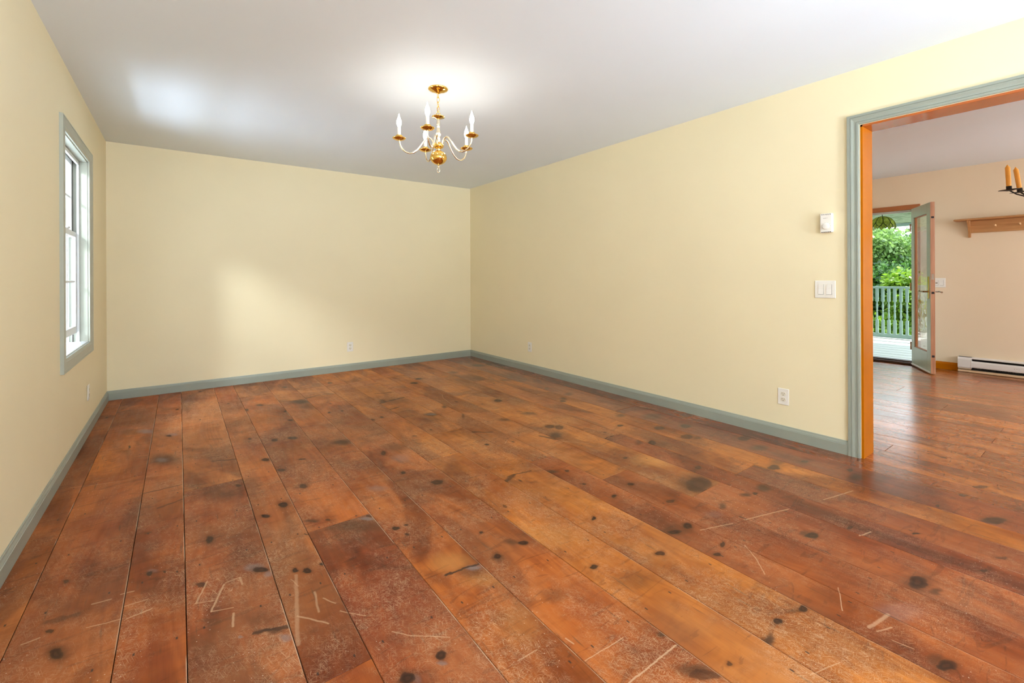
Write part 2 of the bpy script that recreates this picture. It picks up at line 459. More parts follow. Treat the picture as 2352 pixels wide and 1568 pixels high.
SEGS=[('c',-3.865,-0.574,-3.784,-0.539,0.0100,0.90),
('c',-3.593,-2.585,-3.423,-2.574,0.0100,0.60),
('c',-3.517,-2.824,-3.424,-2.783,0.0120,0.60),
('c',-3.272,-2.292,-3.149,-2.343,0.0080,0.90),
('c',-3.264,-1.810,-3.182,-1.867,0.0060,0.70),
('c',-2.615,-4.136,-2.473,-4.150,0.0080,1.00),
('c',-3.241,-4.015,-3.144,-4.058,0.0100,0.90),
('c',-1.831,-0.869,-1.691,-0.876,0.0120,0.70),
('c',-1.877,-1.290,-1.732,-1.337,0.0140,0.90),
('c',-1.968,-1.648,-1.674,-1.582,0.0200,0.80),
('c',-1.969,-1.896,-1.877,-1.874,0.0150,0.90),
('c',-1.689,-2.816,-1.573,-2.908,0.0140,0.80),
('c',-1.955,-2.174,-1.868,-2.174,0.0100,0.70),
('c',-1.957,-3.620,-1.878,-3.583,0.0200,0.80),
('c',-1.878,-3.583,-1.769,-3.596,0.0120,0.70),
('c',-1.344,-3.185,-1.298,-3.297,0.0200,0.80),
('c',-2.461,-1.047,-2.319,-0.995,0.0100,0.90),
('c',-2.297,-0.990,-2.201,-1.032,0.0100,0.90),
('c',-1.115,-2.600,-1.027,-2.714,0.0060,0.80),
('c',-1.018,-3.498,-0.922,-3.493,0.0060,1.00),
('c',-2.984,-3.506,-2.972,-3.528,0.0040,1.00),
('c',-1.290,-4.596,-1.289,-4.626,0.0060,0.80),
('c',-1.283,-4.928,-1.281,-4.959,0.0040,0.80),
('c',-3.794,-3.554,-3.718,-3.567,0.0200,0.50),
('w',-3.832,-3.635,-3.796,-3.632,0.0060,0.70),
('w',-3.682,-3.530,-3.632,-3.538,0.0060,0.70),
('w',-3.590,-3.612,-3.529,-3.615,0.0060,0.70),
('w',-3.578,-3.692,-3.513,-3.684,0.0060,0.90),
('w',-3.680,-3.665,-3.590,-3.684,0.0030,1.00),
('w',-3.606,-3.525,-3.570,-3.531,0.0050,0.80),
('w',-3.351,-3.630,-3.389,-3.744,0.0050,0.90),
('w',-3.389,-3.744,-3.339,-3.765,0.0030,0.90),
('w',-3.301,-3.687,-3.348,-3.823,0.0060,0.90),
('w',-3.348,-3.823,-3.285,-3.847,0.0030,0.90),
('w',-3.296,-3.679,-3.249,-3.675,0.0040,0.90),
('w',-3.250,-3.678,-3.247,-3.727,0.0060,0.80),
('w',-3.288,-3.878,-3.293,-3.946,0.0060,0.90),
('w',-3.917,-2.255,-3.772,-2.299,0.0040,0.60),
('w',-3.772,-2.299,-3.656,-2.324,0.0030,0.50),
('w',-3.592,-2.330,-3.510,-2.355,0.0030,0.60),
('w',-3.074,-3.790,-3.139,-4.154,0.0120,0.50),
('w',-3.040,-3.932,-3.052,-4.046,0.0060,0.60),
('w',-3.023,-3.984,-2.995,-4.037,0.0040,0.70),
('w',-2.993,-4.085,-2.930,-4.160,0.0030,0.80),
('w',-2.883,-4.279,-2.841,-4.331,0.0030,0.80),
('w',-2.841,-4.331,-2.745,-4.410,0.0030,0.80),
('w',-3.114,-4.023,-3.038,-4.120,0.0050,0.70),
('w',-2.419,-4.855,-2.198,-4.856,0.0040,1.00),
('w',-2.466,-4.729,-2.306,-4.740,0.0020,0.90),
('w',-2.622,-4.610,-2.555,-4.613,0.0020,0.90),
('w',-1.545,-4.547,-1.377,-4.605,0.0040,0.80),
('w',-1.301,-4.622,-1.032,-4.702,0.0040,0.90),
('w',-1.032,-4.989,-0.954,-5.007,0.0050,0.90),
('w',-1.502,-4.722,-1.554,-4.791,0.0030,0.80),
('w',-1.554,-4.791,-1.630,-4.862,0.0030,0.80),
('w',-1.492,-5.058,-1.614,-5.109,0.0020,0.80),
('w',-1.635,-5.189,-1.513,-5.209,0.0100,0.60),
('w',-0.789,-4.767,-0.555,-4.824,0.0050,0.80),
('w',-1.371,-1.730,-1.419,-1.842,0.0030,0.80),
('w',-1.419,-1.842,-1.464,-2.119,0.0030,0.80),
('w',-1.601,-3.386,-1.563,-3.547,0.0020,0.90),
('w',-1.131,-2.993,-1.054,-3.104,0.0020,0.80),
('w',-1.286,-3.356,-1.173,-3.496,0.0030,0.80),
('w',-2.452,-4.633,-2.448,-4.664,0.0040,0.90),
('w',-1.662,-2.352,-1.668,-2.363,0.0030,0.50),
('w',-1.580,-3.105,-1.631,-3.150,0.0030,1.00),
('w',-3.095,-3.805,-3.079,-3.863,0.0030,0.50),
('w',-1.633,-5.211,-1.575,-5.232,0.0040,0.60),
('w',-1.985,-5.147,-1.864,-5.182,0.0020,0.70),
('w',-1.639,-5.250,-1.628,-5.299,0.0030,0.60)]

# ---------------------------------------------------------------- floor boards
def spot(n, base, P, t, cx, cy, m, st, first):
    """one knot or stain: an ellipse in the board, edge broken by the warped position P"""
    c = n.n('Combine' + 'XYZ')
    sub = n.vmath('SUBTRACT', P, (cx, cy, 0))
    u = n.vmath('DOT_PRODUCT', sub, (m[0], m[1], 0)); v = n.vmath('DOT_PRODUCT', sub, (m[2], m[3], 0))
    n.l(u, c.inputs[0]); n.l(v, c.inputs[1]); r = n.vmath('LENGTH', c.outputs[0])
    if t == 'k':
        halo = n.rng(r, 2.1, 0.9, 0.0, 0.45*st, True); core = n.rng(r, 1.12, 0.82, 0.0, 0.92*st, True)
        ring = n.rng(n.math('SINE', n.math('MULTIPLY', r, 9.0)), -1, 1, 0.0, 1.0)
        base = n.mix(halo, base, (0.11, 0.035, 0.010, 1))
        base = n.mix(core, base, n.mix(ring, (0.028, 0.011, 0.005, 1), (0.055, 0.018, 0.008, 1)))
    elif t == 'd':
        base = n.mix(n.rng(r, 1.35, 0.25, 0.0, min(.92, 0.92*st), True), base, (0.060, 0.024, 0.010, 1))
    elif t == 'g':
        base = n.mix(n.rng(r, 1.2, 0.3, 0.0, 0.62*st, True), base, (0.24, 0.21, 0.21, 1))
    elif t == 'y':
        base = n.mix(n.rng(r, 1.4, 0.2, 0.0, 0.55*st, True), base, (0.60, 0.27, 0.07, 1))
    return base

def seg(n, base, P, k, ax, ay, bx, by, wd, st):
    dx, dy = bx-ax, by-ay; L2 = dx*dx+dy*dy + 1e-9
    sub = n.vmath('SUBTRACT', P, (ax, ay, 0))
    t = n.math('DIVIDE', n.vmath('DOT_PRODUCT', sub, (dx, dy, 0)), L2, clamp=True)
    sc = n.n('VectorMath', operation='SCALE'); sc.inputs[0].default_value = (dx, dy, 0); n.l(t, sc.inputs['Scale'])
    d = n.vmath('LENGTH', n.vmath('SUBTRACT', sub, sc.outputs[0]))
    colr = (0.05, 0.022, 0.012, 1) if k == 'c' else (0.66, 0.42, 0.25, 1)
    return n.mix(n.rng(d, wd, wd*0.3, 0.0, (0.9 if k == 'c' else 0.62)*st, True), base, colr)

# one shared node group: pine grain, wear, scratches
def make_group():
    g = bpy.data.node_groups.new('pine_board', 'ShaderNodeTree')
    for nm, ty in (('Tone A', 'NodeSocketColor'), ('Tone B', 'NodeSocketColor'), ('Seed', 'NodeSocketFloat'),
                   ('Wear', 'NodeSocketFloat'), ('Gloss', 'NodeSocketFloat')):
        g.interface.new_socket(nm, in_out='INPUT', socket_type=ty)
    for nm, ty in (('Color', 'NodeSocketColor'), ('Scratch', 'NodeSocketFloat'), ('Rough', 'NodeSocketFloat'),
                   ('Height', 'NodeSocketFloat'), ('Warp', 'NodeSocketVector'), ('Flat', 'NodeSocketVector')):
        g.interface.new_socket(nm, in_out='OUTPUT', socket_type=ty)
    n = NT.__new__(NT); n.t = g
    gi = g.nodes.new('NodeGroupInput'); go = g.nodes.new('NodeGroupOutput')
    geo = n.n('NewGeometry'); sx = n.n('SeparateXYZ'); n.l(geo.outputs['Position'], sx.inputs[0])
    flat = n.n('CombineXYZ'); n.l(n.math('MULTIPLY_ADD', gi.outputs['Seed'], 3.71, sx.outputs[0]), flat.inputs[0])
    n.l(n.math('MULTIPLY_ADD', gi.outputs['Seed'], 1.93, sx.outputs[1]), flat.inputs[1]); P = flat.outputs[0]
    def noise(scale, s=1.0, det=4.0, rough=0.55, rot=0.0, dist=0.0, off=(0, 0, 0)):
        mp = n.n('Mapping'); mp.inputs['Scale'].default_value = scale; mp.inputs['Rotation'].default_value = (0, 0, rot)
        mp.inputs['Location'].default_value = off
        if rot:                                   # turn first, then stretch
            r = n.n('VectorRotate'); r.rotation_type = 'Z_AXIS'; r.inputs['Angle'].default_value = rot
            n.l(P, r.inputs['Vector']); mp.inputs['Rotation'].default_value = (0, 0, 0); n.l(r.outputs[0], mp.inputs[0])
        else: n.l(P, mp.inputs[0])
        t = n.n('TexNoise', noise_dimensions='2D', i_Scale=s, i_Detail=det, i_Roughness=rough, i_Distortion=dist); n.l(mp.outputs[0], t.inputs['Vector'])
        return t.outputs[0]
    # warped flat position for knots
    wn = n.n('TexNoise', noise_dimensions='2D', i_Scale=22.0, i_Detail=2.0); n.l(P, wn.inputs['Vector'])
    w2 = n.vmath('SUBTRACT', wn.outputs['Color'], (0.5, 0.5, 0.5)); w3 = n.vmath('MULTIPLY', w2, (0.020, 0.026, 0))
    flat0 = n.n('CombineXYZ'); n.l(sx.outputs[0], flat0.inputs[0]); n.l(sx.outputs[1], flat0.inputs[1])
    n.l(n.vmath('ADD', flat0.outputs[0], w3), go.inputs['Warp'])
    w4 = n.vmath('MULTIPLY', w2, (0.006, 0.006, 0)); n.l(n.vmath('ADD', flat0.outputs[0], w4), go.inputs['Flat'])
    # broad figure: cathedral grain along y
    fig = noise((5.5, 0.75, 1), 1.0, 3.0, 0.5, dist=0.9)
    bands = n.math('SINE', n.math('MULTIPLY', fig, 42.0))
    bandm = n.rng(bands, -0.9, 1.0)
    blotch = noise((3.2, 1.6, 1), 1.0, 3.0, 0.6, off=(3, 1, 0))
    fine = noise((230, 7, 1), 1.0, 4.0, 0.65)
    cross = noise((9, 26, 1), 1.0, 2.0, 0.6, off=(9, 4, 0))      # faint sanding drum marks across the board
    c = n.mix(n.rng(blotch, 0.33, 0.68), gi.outputs['Tone A'], gi.outputs['Tone B'])
    dk = n.mix(1.0, c, (0.70, 0.60, 0.52, 1), 'MULTIPLY')
    c = n.mix(n.math('MULTIPLY', bandm, 0.42), c, dk)
    c = n.mix(n.rng(fine, 0.35, 0.75, 0.0, 0.34), c, n.mix(1.0, c, (0.62, 0.52, 0.44, 1), 'MULTIPLY'))
    c = n.mix(n.rng(cross, 0.52, 0.78, 0.0, 0.45), c, n.mix(1.0, c, (0.60, 0.54, 0.50, 1), 'MULTIPLY'))
    # dark, damp-looking fields that fade in from one side of a board
    dark = noise((2.1, 1.05, 1), 1.0, 4.0, 0.62, dist=0.6, off=(11, 2, 0))
    c = n.mix(n.rng(dark, 0.44, 0.62, 0.0, 0.80, True), c, n.mix(1.0, c, (0.46, 0.36, 0.28, 1), 'MULTIPLY'))
    curl = noise((4.2, 19, 1), 1.0, 3.0, 0.55, dist=1.4, off=(6, 9, 0))
    c = n.mix(n.rng(curl, 0.62, 0.68, 0.0, 0.42, True), c, n.mix(1.0, c, (0.42, 0.36, 0.32, 1), 'MULTIPLY'))
    gold = noise((2.4, 0.9, 1), 1.0, 2.0, 0.6, off=(8, 12, 0))
    c = n.mix(n.rng(gold, 0.54, 0.70, 0.0, 0.5, True), c, n.mix(1.0, c, (1.25, 1.18, 0.85, 1), 'MULTIPLY'))
    # dark specks and streaks along the grain
    stk = noise((60, 5, 1), 1.0, 2.0, 0.5, off=(2, 7, 0))
    c = n.mix(n.rng(stk, 0.71, 0.80, 0.0, 0.55), c, (0.09, 0.04, 0.02, 1))
    # worn, hazy, paler areas
    worn = n.math('MULTIPLY', n.rng(noise((1.1, 1.1, 1), 1.0, 5.0, 0.65, off=(5, 5, 0)), 0.44, 0.66), gi.outputs['Wear'])
    c = n.mix(n.math('MULTIPLY', worn, 0.28), c, (0.38, 0.195, 0.085, 1))
    # fine scratches in five directions
    sc = None
    for i, (rot, sx_, sy_, th) in enumerate(((0.35, 800, 24, .69), (1.25, 900, 40, .69), (2.2, 760, 26, .69), (2.85, 700, 17, .69), (1.75, 980, 54, .69))):
        v = n.rng(noise((sx_, sy_, 1), 1.0, 1.5, 0.5, rot=rot, off=(i*7, i*3, 0)), th-0.02, th+0.03)
        sc = v if sc is None else n.math('MAXIMUM', sc, v)
    clump = n.rng(noise((2.6, 2.6, 1), 1.0, 4.0, 0.7, off=(1, 8, 0)), 0.40, 0.62)
    sc = n.math('MULTIPLY', sc, n.math('MULTIPLY', clump, gi.outputs['Wear']))
    n.l(sc, go.inputs['Scratch'])
    c = n.mix(n.math('MULTIPLY', sc, 0.62), c, (0.74, 0.50, 0.30, 1))
    # pale flecks
    vo = n.n('TexVoronoi', voronoi_dimensions='2D', i_Scale=26.0); n.l(P, vo.inputs['Vector'])
    fl = n.math('MULTIPLY', n.rng(vo.outputs['Distance'], 0.05, 0.03), n.rng(noise((2, 2, 1), 1.0, 3.0, off=(4, 4, 0)), 0.52, 0.6))
    c = n.mix(n.math('MULTIPLY', fl, 0.6), c, (0.75, 0.62, 0.50, 1))
    n.l(c, go.inputs['Color'])
    rn = noise((26, 5, 1), 1.0, 2.0, 0.6, off=(7, 7, 0))
    ro = n.math('ADD', n.math('SUBTRACT', 0.56, gi.outputs['Gloss']), n.math('MULTIPLY', n.math('SUBTRACT', rn, 0.5), 0.22))
    ro = n.math('ADD', ro, n.math('MULTIPLY', worn, 0.12)); ro = n.math('ADD', ro, n.math('MULTIPLY', sc, 0.15))
    n.l(ro, go.inputs['Rough'])
    big = noise((14, 2.6, 1), 1.0, 3.0, 0.5, off=(1, 1, 0)); mid = noise((75, 7, 1), 1.0, 3.0, 0.6, off=(3, 2, 0))
    h = n.math('ADD', n.math('MULTIPLY', big, 0.55), n.math('MULTIPLY', mid, 0.16))
    h = n.math('ADD', h, n.math('MULTIPLY', fine, 0.05)); h = n.math('SUBTRACT', h, n.math('MULTIPLY', sc, 0.05))
    n.l(h, go.inputs['Height'])
    return g
PINE = make_group()

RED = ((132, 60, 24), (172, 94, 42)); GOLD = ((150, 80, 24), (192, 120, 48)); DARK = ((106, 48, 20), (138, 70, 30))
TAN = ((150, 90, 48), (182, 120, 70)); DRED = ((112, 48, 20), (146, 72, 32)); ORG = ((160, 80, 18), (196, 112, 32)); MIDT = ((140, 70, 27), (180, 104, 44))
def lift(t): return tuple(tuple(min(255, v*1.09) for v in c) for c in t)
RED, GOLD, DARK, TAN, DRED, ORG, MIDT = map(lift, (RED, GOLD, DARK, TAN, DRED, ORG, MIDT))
def lerp_tone(a, b, t): return tuple(tuple(a[i][k]*(1-t) + b[i][k]*t for k in range(3)) for i in (0, 1))

def board_mat(x0, x1, y0, y1, tone, seed, wear, gloss):
    n = NT('pine_board_%d' % seed)
    gnode = n.t.nodes.new('ShaderNodeGroup'); gnode.node_tree = PINE
    gnode.inputs['Tone A'].default_value = lin(tone[0]); gnode.inputs['Tone B'].default_value = lin(tone[1])
    gnode.inputs['Seed'].default_value = seed; gnode.inputs['Wear'].default_value = wear; gnode.inputs['Gloss'].default_value = gloss
    c = gnode.outputs['Color']; P = gnode.outputs['Warp']
    for t, cx, cy, a, b, cc, d, st in sorted(SPOTS, key=lambda s: 'ydgk'.index(s[0])):
        if x0 <= cx < x1 and y0 <= cy < y1: c = spot(n, c, P, t, cx, cy, (a, b, cc, d), st, False)
    rnd = random.Random(seed)
    L = y1-y0
    # random small knots and stains where the table has none (behind and beyond what was mapped)
    for k in range(int(L*EXTRA_KNOTS + rnd.random())):
        cx, cy = rnd.uniform(x0+.02, x1-.02), rnd.uniform(y0+.05, y1-.05)
        if any(abs(s[1]-cx) < .12 and abs(s[2]-cy) < .25 for s in SPOTS): continue
        rx, ry = rnd.uniform(.006, .014), rnd.uniform(.008, .022)
        c = spot(n, c, P, rnd.choice('kkd'), cx, cy, (1/rx, 0, 0, 1/ry), rnd.uniform(.5, .9), False)
    geo = n.n('NewGeometry'); sx = n.n('SeparateXYZ'); n.l(geo.outputs['Position'], sx.inputs[0])
    for k, ax, ay, bx, by, wd, st in SEGS:
        if k == 'c':
            if x0 <= (ax+bx)/2 < x1 and y0 <= (ay+by)/2 < y1: c = seg(n, c, P, k, ax, ay, bx, by, wd, st)
        elif max(ax, bx) > x0-wd and min(ax, bx) < x1+wd and max(ay, by) > y0-wd and min(ay, by) < y1+wd:
            c = seg(n, c, gnode.outputs['Flat'], k, ax, ay, bx, by, wd*0.7+0.0010, st)
    # cut nails: two across the board over every joist, 0.405 m apart
    q = n.math('ABSOLUTE', n.math('SUBTRACT', n.math('FRACT', n.math('DIVIDE', n.math('ADD', sx.outputs[1], 0.655+0.405*40.5), 0.405)), 0.5))
    dy = n.math('MULTIPLY', q, 0.405)
    xm, hw = (x0+x1)/2, (x1-x0)*0.30
    dx = n.math('ABSOLUTE', n.math('SUBTRACT', n.math('ABSOLUTE', n.math('SUBTRACT', sx.outputs[0], xm + rnd.uniform(-.01, .01))), hw))
    dn = n.math('MAXIMUM', n.math('DIVIDE', dy, 2.2), dx)
    c = n.mix(n.rng(dn, 0.0034, 0.0018, 0.0, 0.85), c, (0.03, 0.02, 0.018, 1))
    # arrises: darker along one, bare pale wood on the other
    e = n.math('SUBTRACT', x1, sx.outputs[0]); e2 = n.math('SUBTRACT', sx.outputs[0], x0)
    en = n.n('TexNoise', noise_dimensions='2D', i_Scale=4.0, i_Detail=2.0); n.l(geo.outputs['Position'], en.inputs['Vector'])
    pale = n.math('MULTIPLY', n.rng(e, 0.0045, 0.002), n.rng(en.outputs[0], 0.44, 0.56, 0.0, 0.85*min(1, wear)))
    c = n.mix(pale, c, (0.70, 0.50, 0.34, 1))
    c = n.mix(n.rng(e2, 0.005, 0.0, 0.0, 0.25), c, (0.07, 0.03, 0.018, 1))
    cw = 0.0 if x0 < -1.4 else 0.25 if x0 < -.5 else 0.6
    return n.out(c, gnode.outputs['Rough'], bump=gnode.outputs['Height'], bstr=BUMP, bdist=0.006, spec=SPEC, Coat_Weight=cw, Coat_Roughness=0.22)

floor = struct(MB().box((XL-.12, YB-.15, -.12), (XF+.14, 0.12, -.024)).build('floor', m_grout))
STRIPS = [(-3.982,[]),(-3.866,[-2.285,-5.95]),(-3.593,[-4.75,]),(-3.417,[-2.69,-6.37]),(-3.145,[-4.34]),(-2.971,[-.655,-3.506,-6.4]),
 (-2.690,[-1.06,-5.15]),(-2.469,[-.655,-1.06,-5.6]),(-2.188,[-.655,-3.105,-6.8]),(-1.963,[-.655,-2.69,-5.95]),(-1.693,[-3.506,-6.3]),
 (-1.518,[-.655,-3.93]),(-1.296,[-1.85,-4.35,-6.7]),(-1.018,[-3.50,-6.0]),(-.845,[-1.45,-4.347]),(-.630,[-2.265,-5.95]),
 (-.445,[-3.104,-6.3]),(-.180,[-5.95]),(0.0,[-6.3]),(.268,[-4.75]),(.445,[-5.95]),(.620,[-5.14]),(.785,[-4.0]),(1.005,[-5.14]),
 (1.178,[-3.6]),(1.376,[-5.14]),(1.553,[-6.0]),(1.774,[-4.75]),(2.04,[-3.2,-6.3]),(2.30,[-4.33]),(2.59,[-5.55]),(2.80,[-3.9]),
 (3.05,[-6.3]),(3.30,[-4.75]),(3.56,[-5.5]),(3.85,[-3.6]),(4.115,None)]
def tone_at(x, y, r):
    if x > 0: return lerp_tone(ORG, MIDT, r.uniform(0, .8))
    if x > -.45: return lerp_tone(DARK, MIDT, r.uniform(.2, .6)) if y > -3.6 else lerp_tone(DRED, MIDT, r.uniform(.0, .5))  # dark by the right wall: shade there put into the board tone
    if x > -1.1 and y < -4.2: return lerp_tone(DRED, DARK, r.uniform(0, .5))  # lower-right boards: light falloff partly put into these darker tones
    if x > -1.75 and y < -4.2: return lerp_tone(MIDT, DRED, r.uniform(.5, .9))  # same falloff put into the tone, weaker further left
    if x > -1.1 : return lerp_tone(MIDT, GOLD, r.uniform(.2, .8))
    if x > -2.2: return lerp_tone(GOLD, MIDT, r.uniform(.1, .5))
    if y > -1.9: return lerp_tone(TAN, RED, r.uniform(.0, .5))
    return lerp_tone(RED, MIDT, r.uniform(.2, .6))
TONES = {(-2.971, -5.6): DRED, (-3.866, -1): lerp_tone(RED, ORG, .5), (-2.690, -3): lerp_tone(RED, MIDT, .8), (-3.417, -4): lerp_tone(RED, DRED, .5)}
seedn = 100
for (x0, js), (x1, _) in zip(STRIPS[:-1], STRIPS[1:]):
    top = 0.0 if x0 < -.1 else -2.6 if x0 >= .1 else 0.0
    ys = [top if x0 < 0 else (0.0 if x0 < .1 else -2.58)] + sorted([j for j in js], reverse=True) + [YB]
    for ya, yb in zip(ys[:-1], ys[1:]):
        if ya - yb < .05: continue
        seedn += 1; r = random.Random(seedn*13)
        g = 0.0006 + r.random()*0.0007
        xa, xb = max(x0, XL), min(x1, XF)
        ymid = (ya+yb)/2
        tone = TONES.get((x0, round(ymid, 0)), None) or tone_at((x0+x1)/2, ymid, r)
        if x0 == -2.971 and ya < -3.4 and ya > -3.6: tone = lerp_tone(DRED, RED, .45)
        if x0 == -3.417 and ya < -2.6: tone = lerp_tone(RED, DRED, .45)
        wear = 1.0 if -3.7 < x0 < -.9 and ymid < -.6 else 0.55 if x0 < -.5 else 0.25
        if x0 > -1.75 and ymid < -4.2: wear = min(wear, .55)
        gloss = GLOSS[0] if x0 < -1.0 else GLOSS[1] if x0 < -.2 else GLOSS[2]
        zt = -0.0006*r.random(); ch = .0012
        mb = MB()
        a, b, c_, d = xa+g, xb-g, yb+.0010, ya-.0010
        mb.add([(a,c_,-.022),(b,c_,-.022),(b,d,-.022),(a,d,-.022),(a,c_,zt-ch),(b,c_,zt-ch),(b,d,zt-ch),(a,d,zt-ch),
                (a+ch,c_+ch,zt),(b-ch,c_+ch,zt),(b-ch,d-ch,zt),(a+ch,d-ch,zt)],
               [(0,3,2,1),(0,1,5,4),(1,2,6,5),(2,3,7,6),(3,0,4,7),(4,5,9,8),(5,6,10,9),(6,7,11,10),(7,4,8,11),(8,9,10,11)])
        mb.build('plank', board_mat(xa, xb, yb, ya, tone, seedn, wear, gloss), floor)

# ---------------------------------------------------------------- room shell
WT = 0.171                     # partition thickness
OP0, OP1, OPZ = -4.702, -6.55, 2.083   # cased opening between the rooms
mb = MB(); mb.box((XL-.13, 0.0, -.02), (XF+.14, .13, H)); struct(mb.build('wall_back', m_wall))
WY0, WY1, WZ0, WZ1 = -1.995, -1.075, 0.668, 2.020   # left window clear opening
mb = MB()
for a, b in (((XL-.12, YB, -.02), (XL, WY0, H)), ((XL-.12, WY1, -.02), (XL, 0.0, H)),
             ((XL-.12, WY0, -.02), (XL, WY1, WZ0)), ((XL-.12, WY0, WZ1), (XL, WY1, H))): mb.box(a, b)
struct(mb.build('wall_left', m_wall))
mb = MB()
for a, b in (((0, OP0, 0), (WT, 0, H)), ((0, YB, 0), (WT, OP1, H)), ((0, OP1, OPZ), (WT, OP0, H))): mb.box(a, b)
o = mb.build('wall_right', m_wall); struct(o)
# the next room's side of the partition is painted peach
mb = MB(); mb.box((WT, OP0, 0), (WT+.004, -2.6, H)); mb.box((WT, YB, 0), (WT+.004, OP1, H)); mb.box((WT, OP1, OPZ), (WT+.004, OP0, H))
mb.build('plaster_skin', m_wall2, o)
# wall behind the camera with the window openings
def rear_wall(name, x0, x1, wins, mat):
    mb = MB(); xs = x0
    for a, b, z0, z1 in wins:
        mb.box((xs, YB-.12, -.02), (a, YB, H)); mb.box((a, YB-.12, -.02), (b, YB, z0)); mb.box((a, YB-.12, z1), (b, YB, H)); xs = b
    mb.box((xs, YB-.12, -.02), (x1, YB, H)); return struct(mb.build(name, mat))
rear_wall('wall_front', XL-.13, WT, [(-3.21, -2.29, .77, 2.13), (-1.71, -.79, .77, 2.13)], m_wall)
rear_wall('wall_front', WT, XF+.14, [(1.85, 3.35, .82, 2.18)], m_wall2)
DY0, DY1, DZ = -4.068, -3.20, 1.985  # garden door opening
mb = MB()
for a, b in (((XF, YB, 0), (XF+.14, DY0-.02, H)), ((XF, DY1+.02, 0), (XF+.14, 0.0, H)), ((XF, DY0-.02, DZ+.02), (XF+.14, DY1+.02, H))): mb.box(a, b)
struct(mb.build('wall_far', m_wall2))
struct(MB().box((WT, -2.6, 0), (XF, -2.48, H)).build('wall_side', m_wall2))
struct(MB().box((XL-.13, YB-.12, H), (WT*.5, .13, H+.1)).build('ceiling', m_ceil))
struct(MB().box((WT*.5, YB-.12, H), (XF+.14, .13, H+.1)).build('ceiling', m_ceil))

# ---------------------------------------------------------------- baseboards
BB = [(0, 0), (.0145, 0), (.0145, .064), (.0125, .0665), (.0125, .0695), (.0105, .074), (.0075, .080), (.0060, .0865), (.0045, .0885), (0, .0885)]
BBv = [(u, v) for u, v in BB]
def base(name, P0, P1, nrm, mat=m_green, s0=0, s1=0):
    return struct(MB().prism(P0, P1, nrm, (0, 0, 1), BBv, s0, s1).build(name, mat))
base('baseboard_back', (XL, 0, 0), (0, 0, 0), (0, -1, 0), m_green, 1, -1)
base('baseboard_right', (0, 0, 0), (0, OP0+.062, 0), (-1, 0, 0), m_green, 1, 0)
base('baseboard_left', (XL, YB, 0), (XL, 0, 0), (1, 0, 0), m_green, 0, -1)
base('baseboard_far', (XF, -4.486, 0), (XF, DY0-.075, 0), (-1, 0, 0), m_orange)
base('baseboard_far', (XF, DY1+.075, 0), (XF, -2.6, 0), (-1, 0, 0), m_orange)

# ---------------------------------------------------------------- cased opening
CW = .062
PROF = [(0, 0), (0, .0175), (.0135, .0180), (.0150, .0145), (.0165, .0145), (.0185, .0172), (.024, .0165), (.030, .0138),
        (.036, .0122), (.042, .0128), (.0455, .0135), (.0465, .0110), (.0478, .0110), (.0490, .0140), (.058, .0135), (.062, .0110), (.062, 0)]
def casing_board(P0, P1, inward, out, mat, parent, s0, s1, name='casing'):
    return MB().prism(P0, P1, inward, out, PROF, s0, s1).build(name, mat, parent)
d1 = struct(empty('door_1', (0, OP0, 0)))
yo, yo2, zo = OP0+.062+.003, OP1-.065, OPZ+.065
casing_board((0, yo, 0), (0, yo, zo), (0, -1, 0), (-1, 0, 0), m_green, d1, 0, -1)
casing_board((0, yo, zo), (0, yo2, zo), (0, 0, -1), (-1, 0, 0), m_green, d1, 1, -1)
casing_board((0, yo2, zo), (0, yo2, 0), (0, 1, 0), (-1, 0, 0), m_green, d1, 1, 0)
for a, b, nm in (((-.0005, OP0-.013, 0), (WT+.006, OP0, OPZ), 'jamb'), ((-.0005, OP1, 0), (WT+.006, OP1+.013, OPZ), 'jamb'),
                 ((-.0005, OP1, OPZ-.013), (WT+.006, OP0, OPZ), 'head_jamb')):
    MB().box(a, b, .001).build(nm, m_orange if nm == 'jamb' else m_orange2, d1)
casing_board((WT+.004, yo, zo), (WT+.004, yo, 0), (0, -1, 0), (1, 0, 0), m_orange, d1, 1, 0)
casing_board((WT+.004, yo2, zo), (WT+.004, yo, zo), (0, 0, -1), (1, 0, 0), m_orange, d1, 1, -1)
casing_board((WT+.004, yo2, 0), (WT+.004, yo2, zo), (0, 1, 0), (1, 0, 0), m_orange, d1, 0, -1)

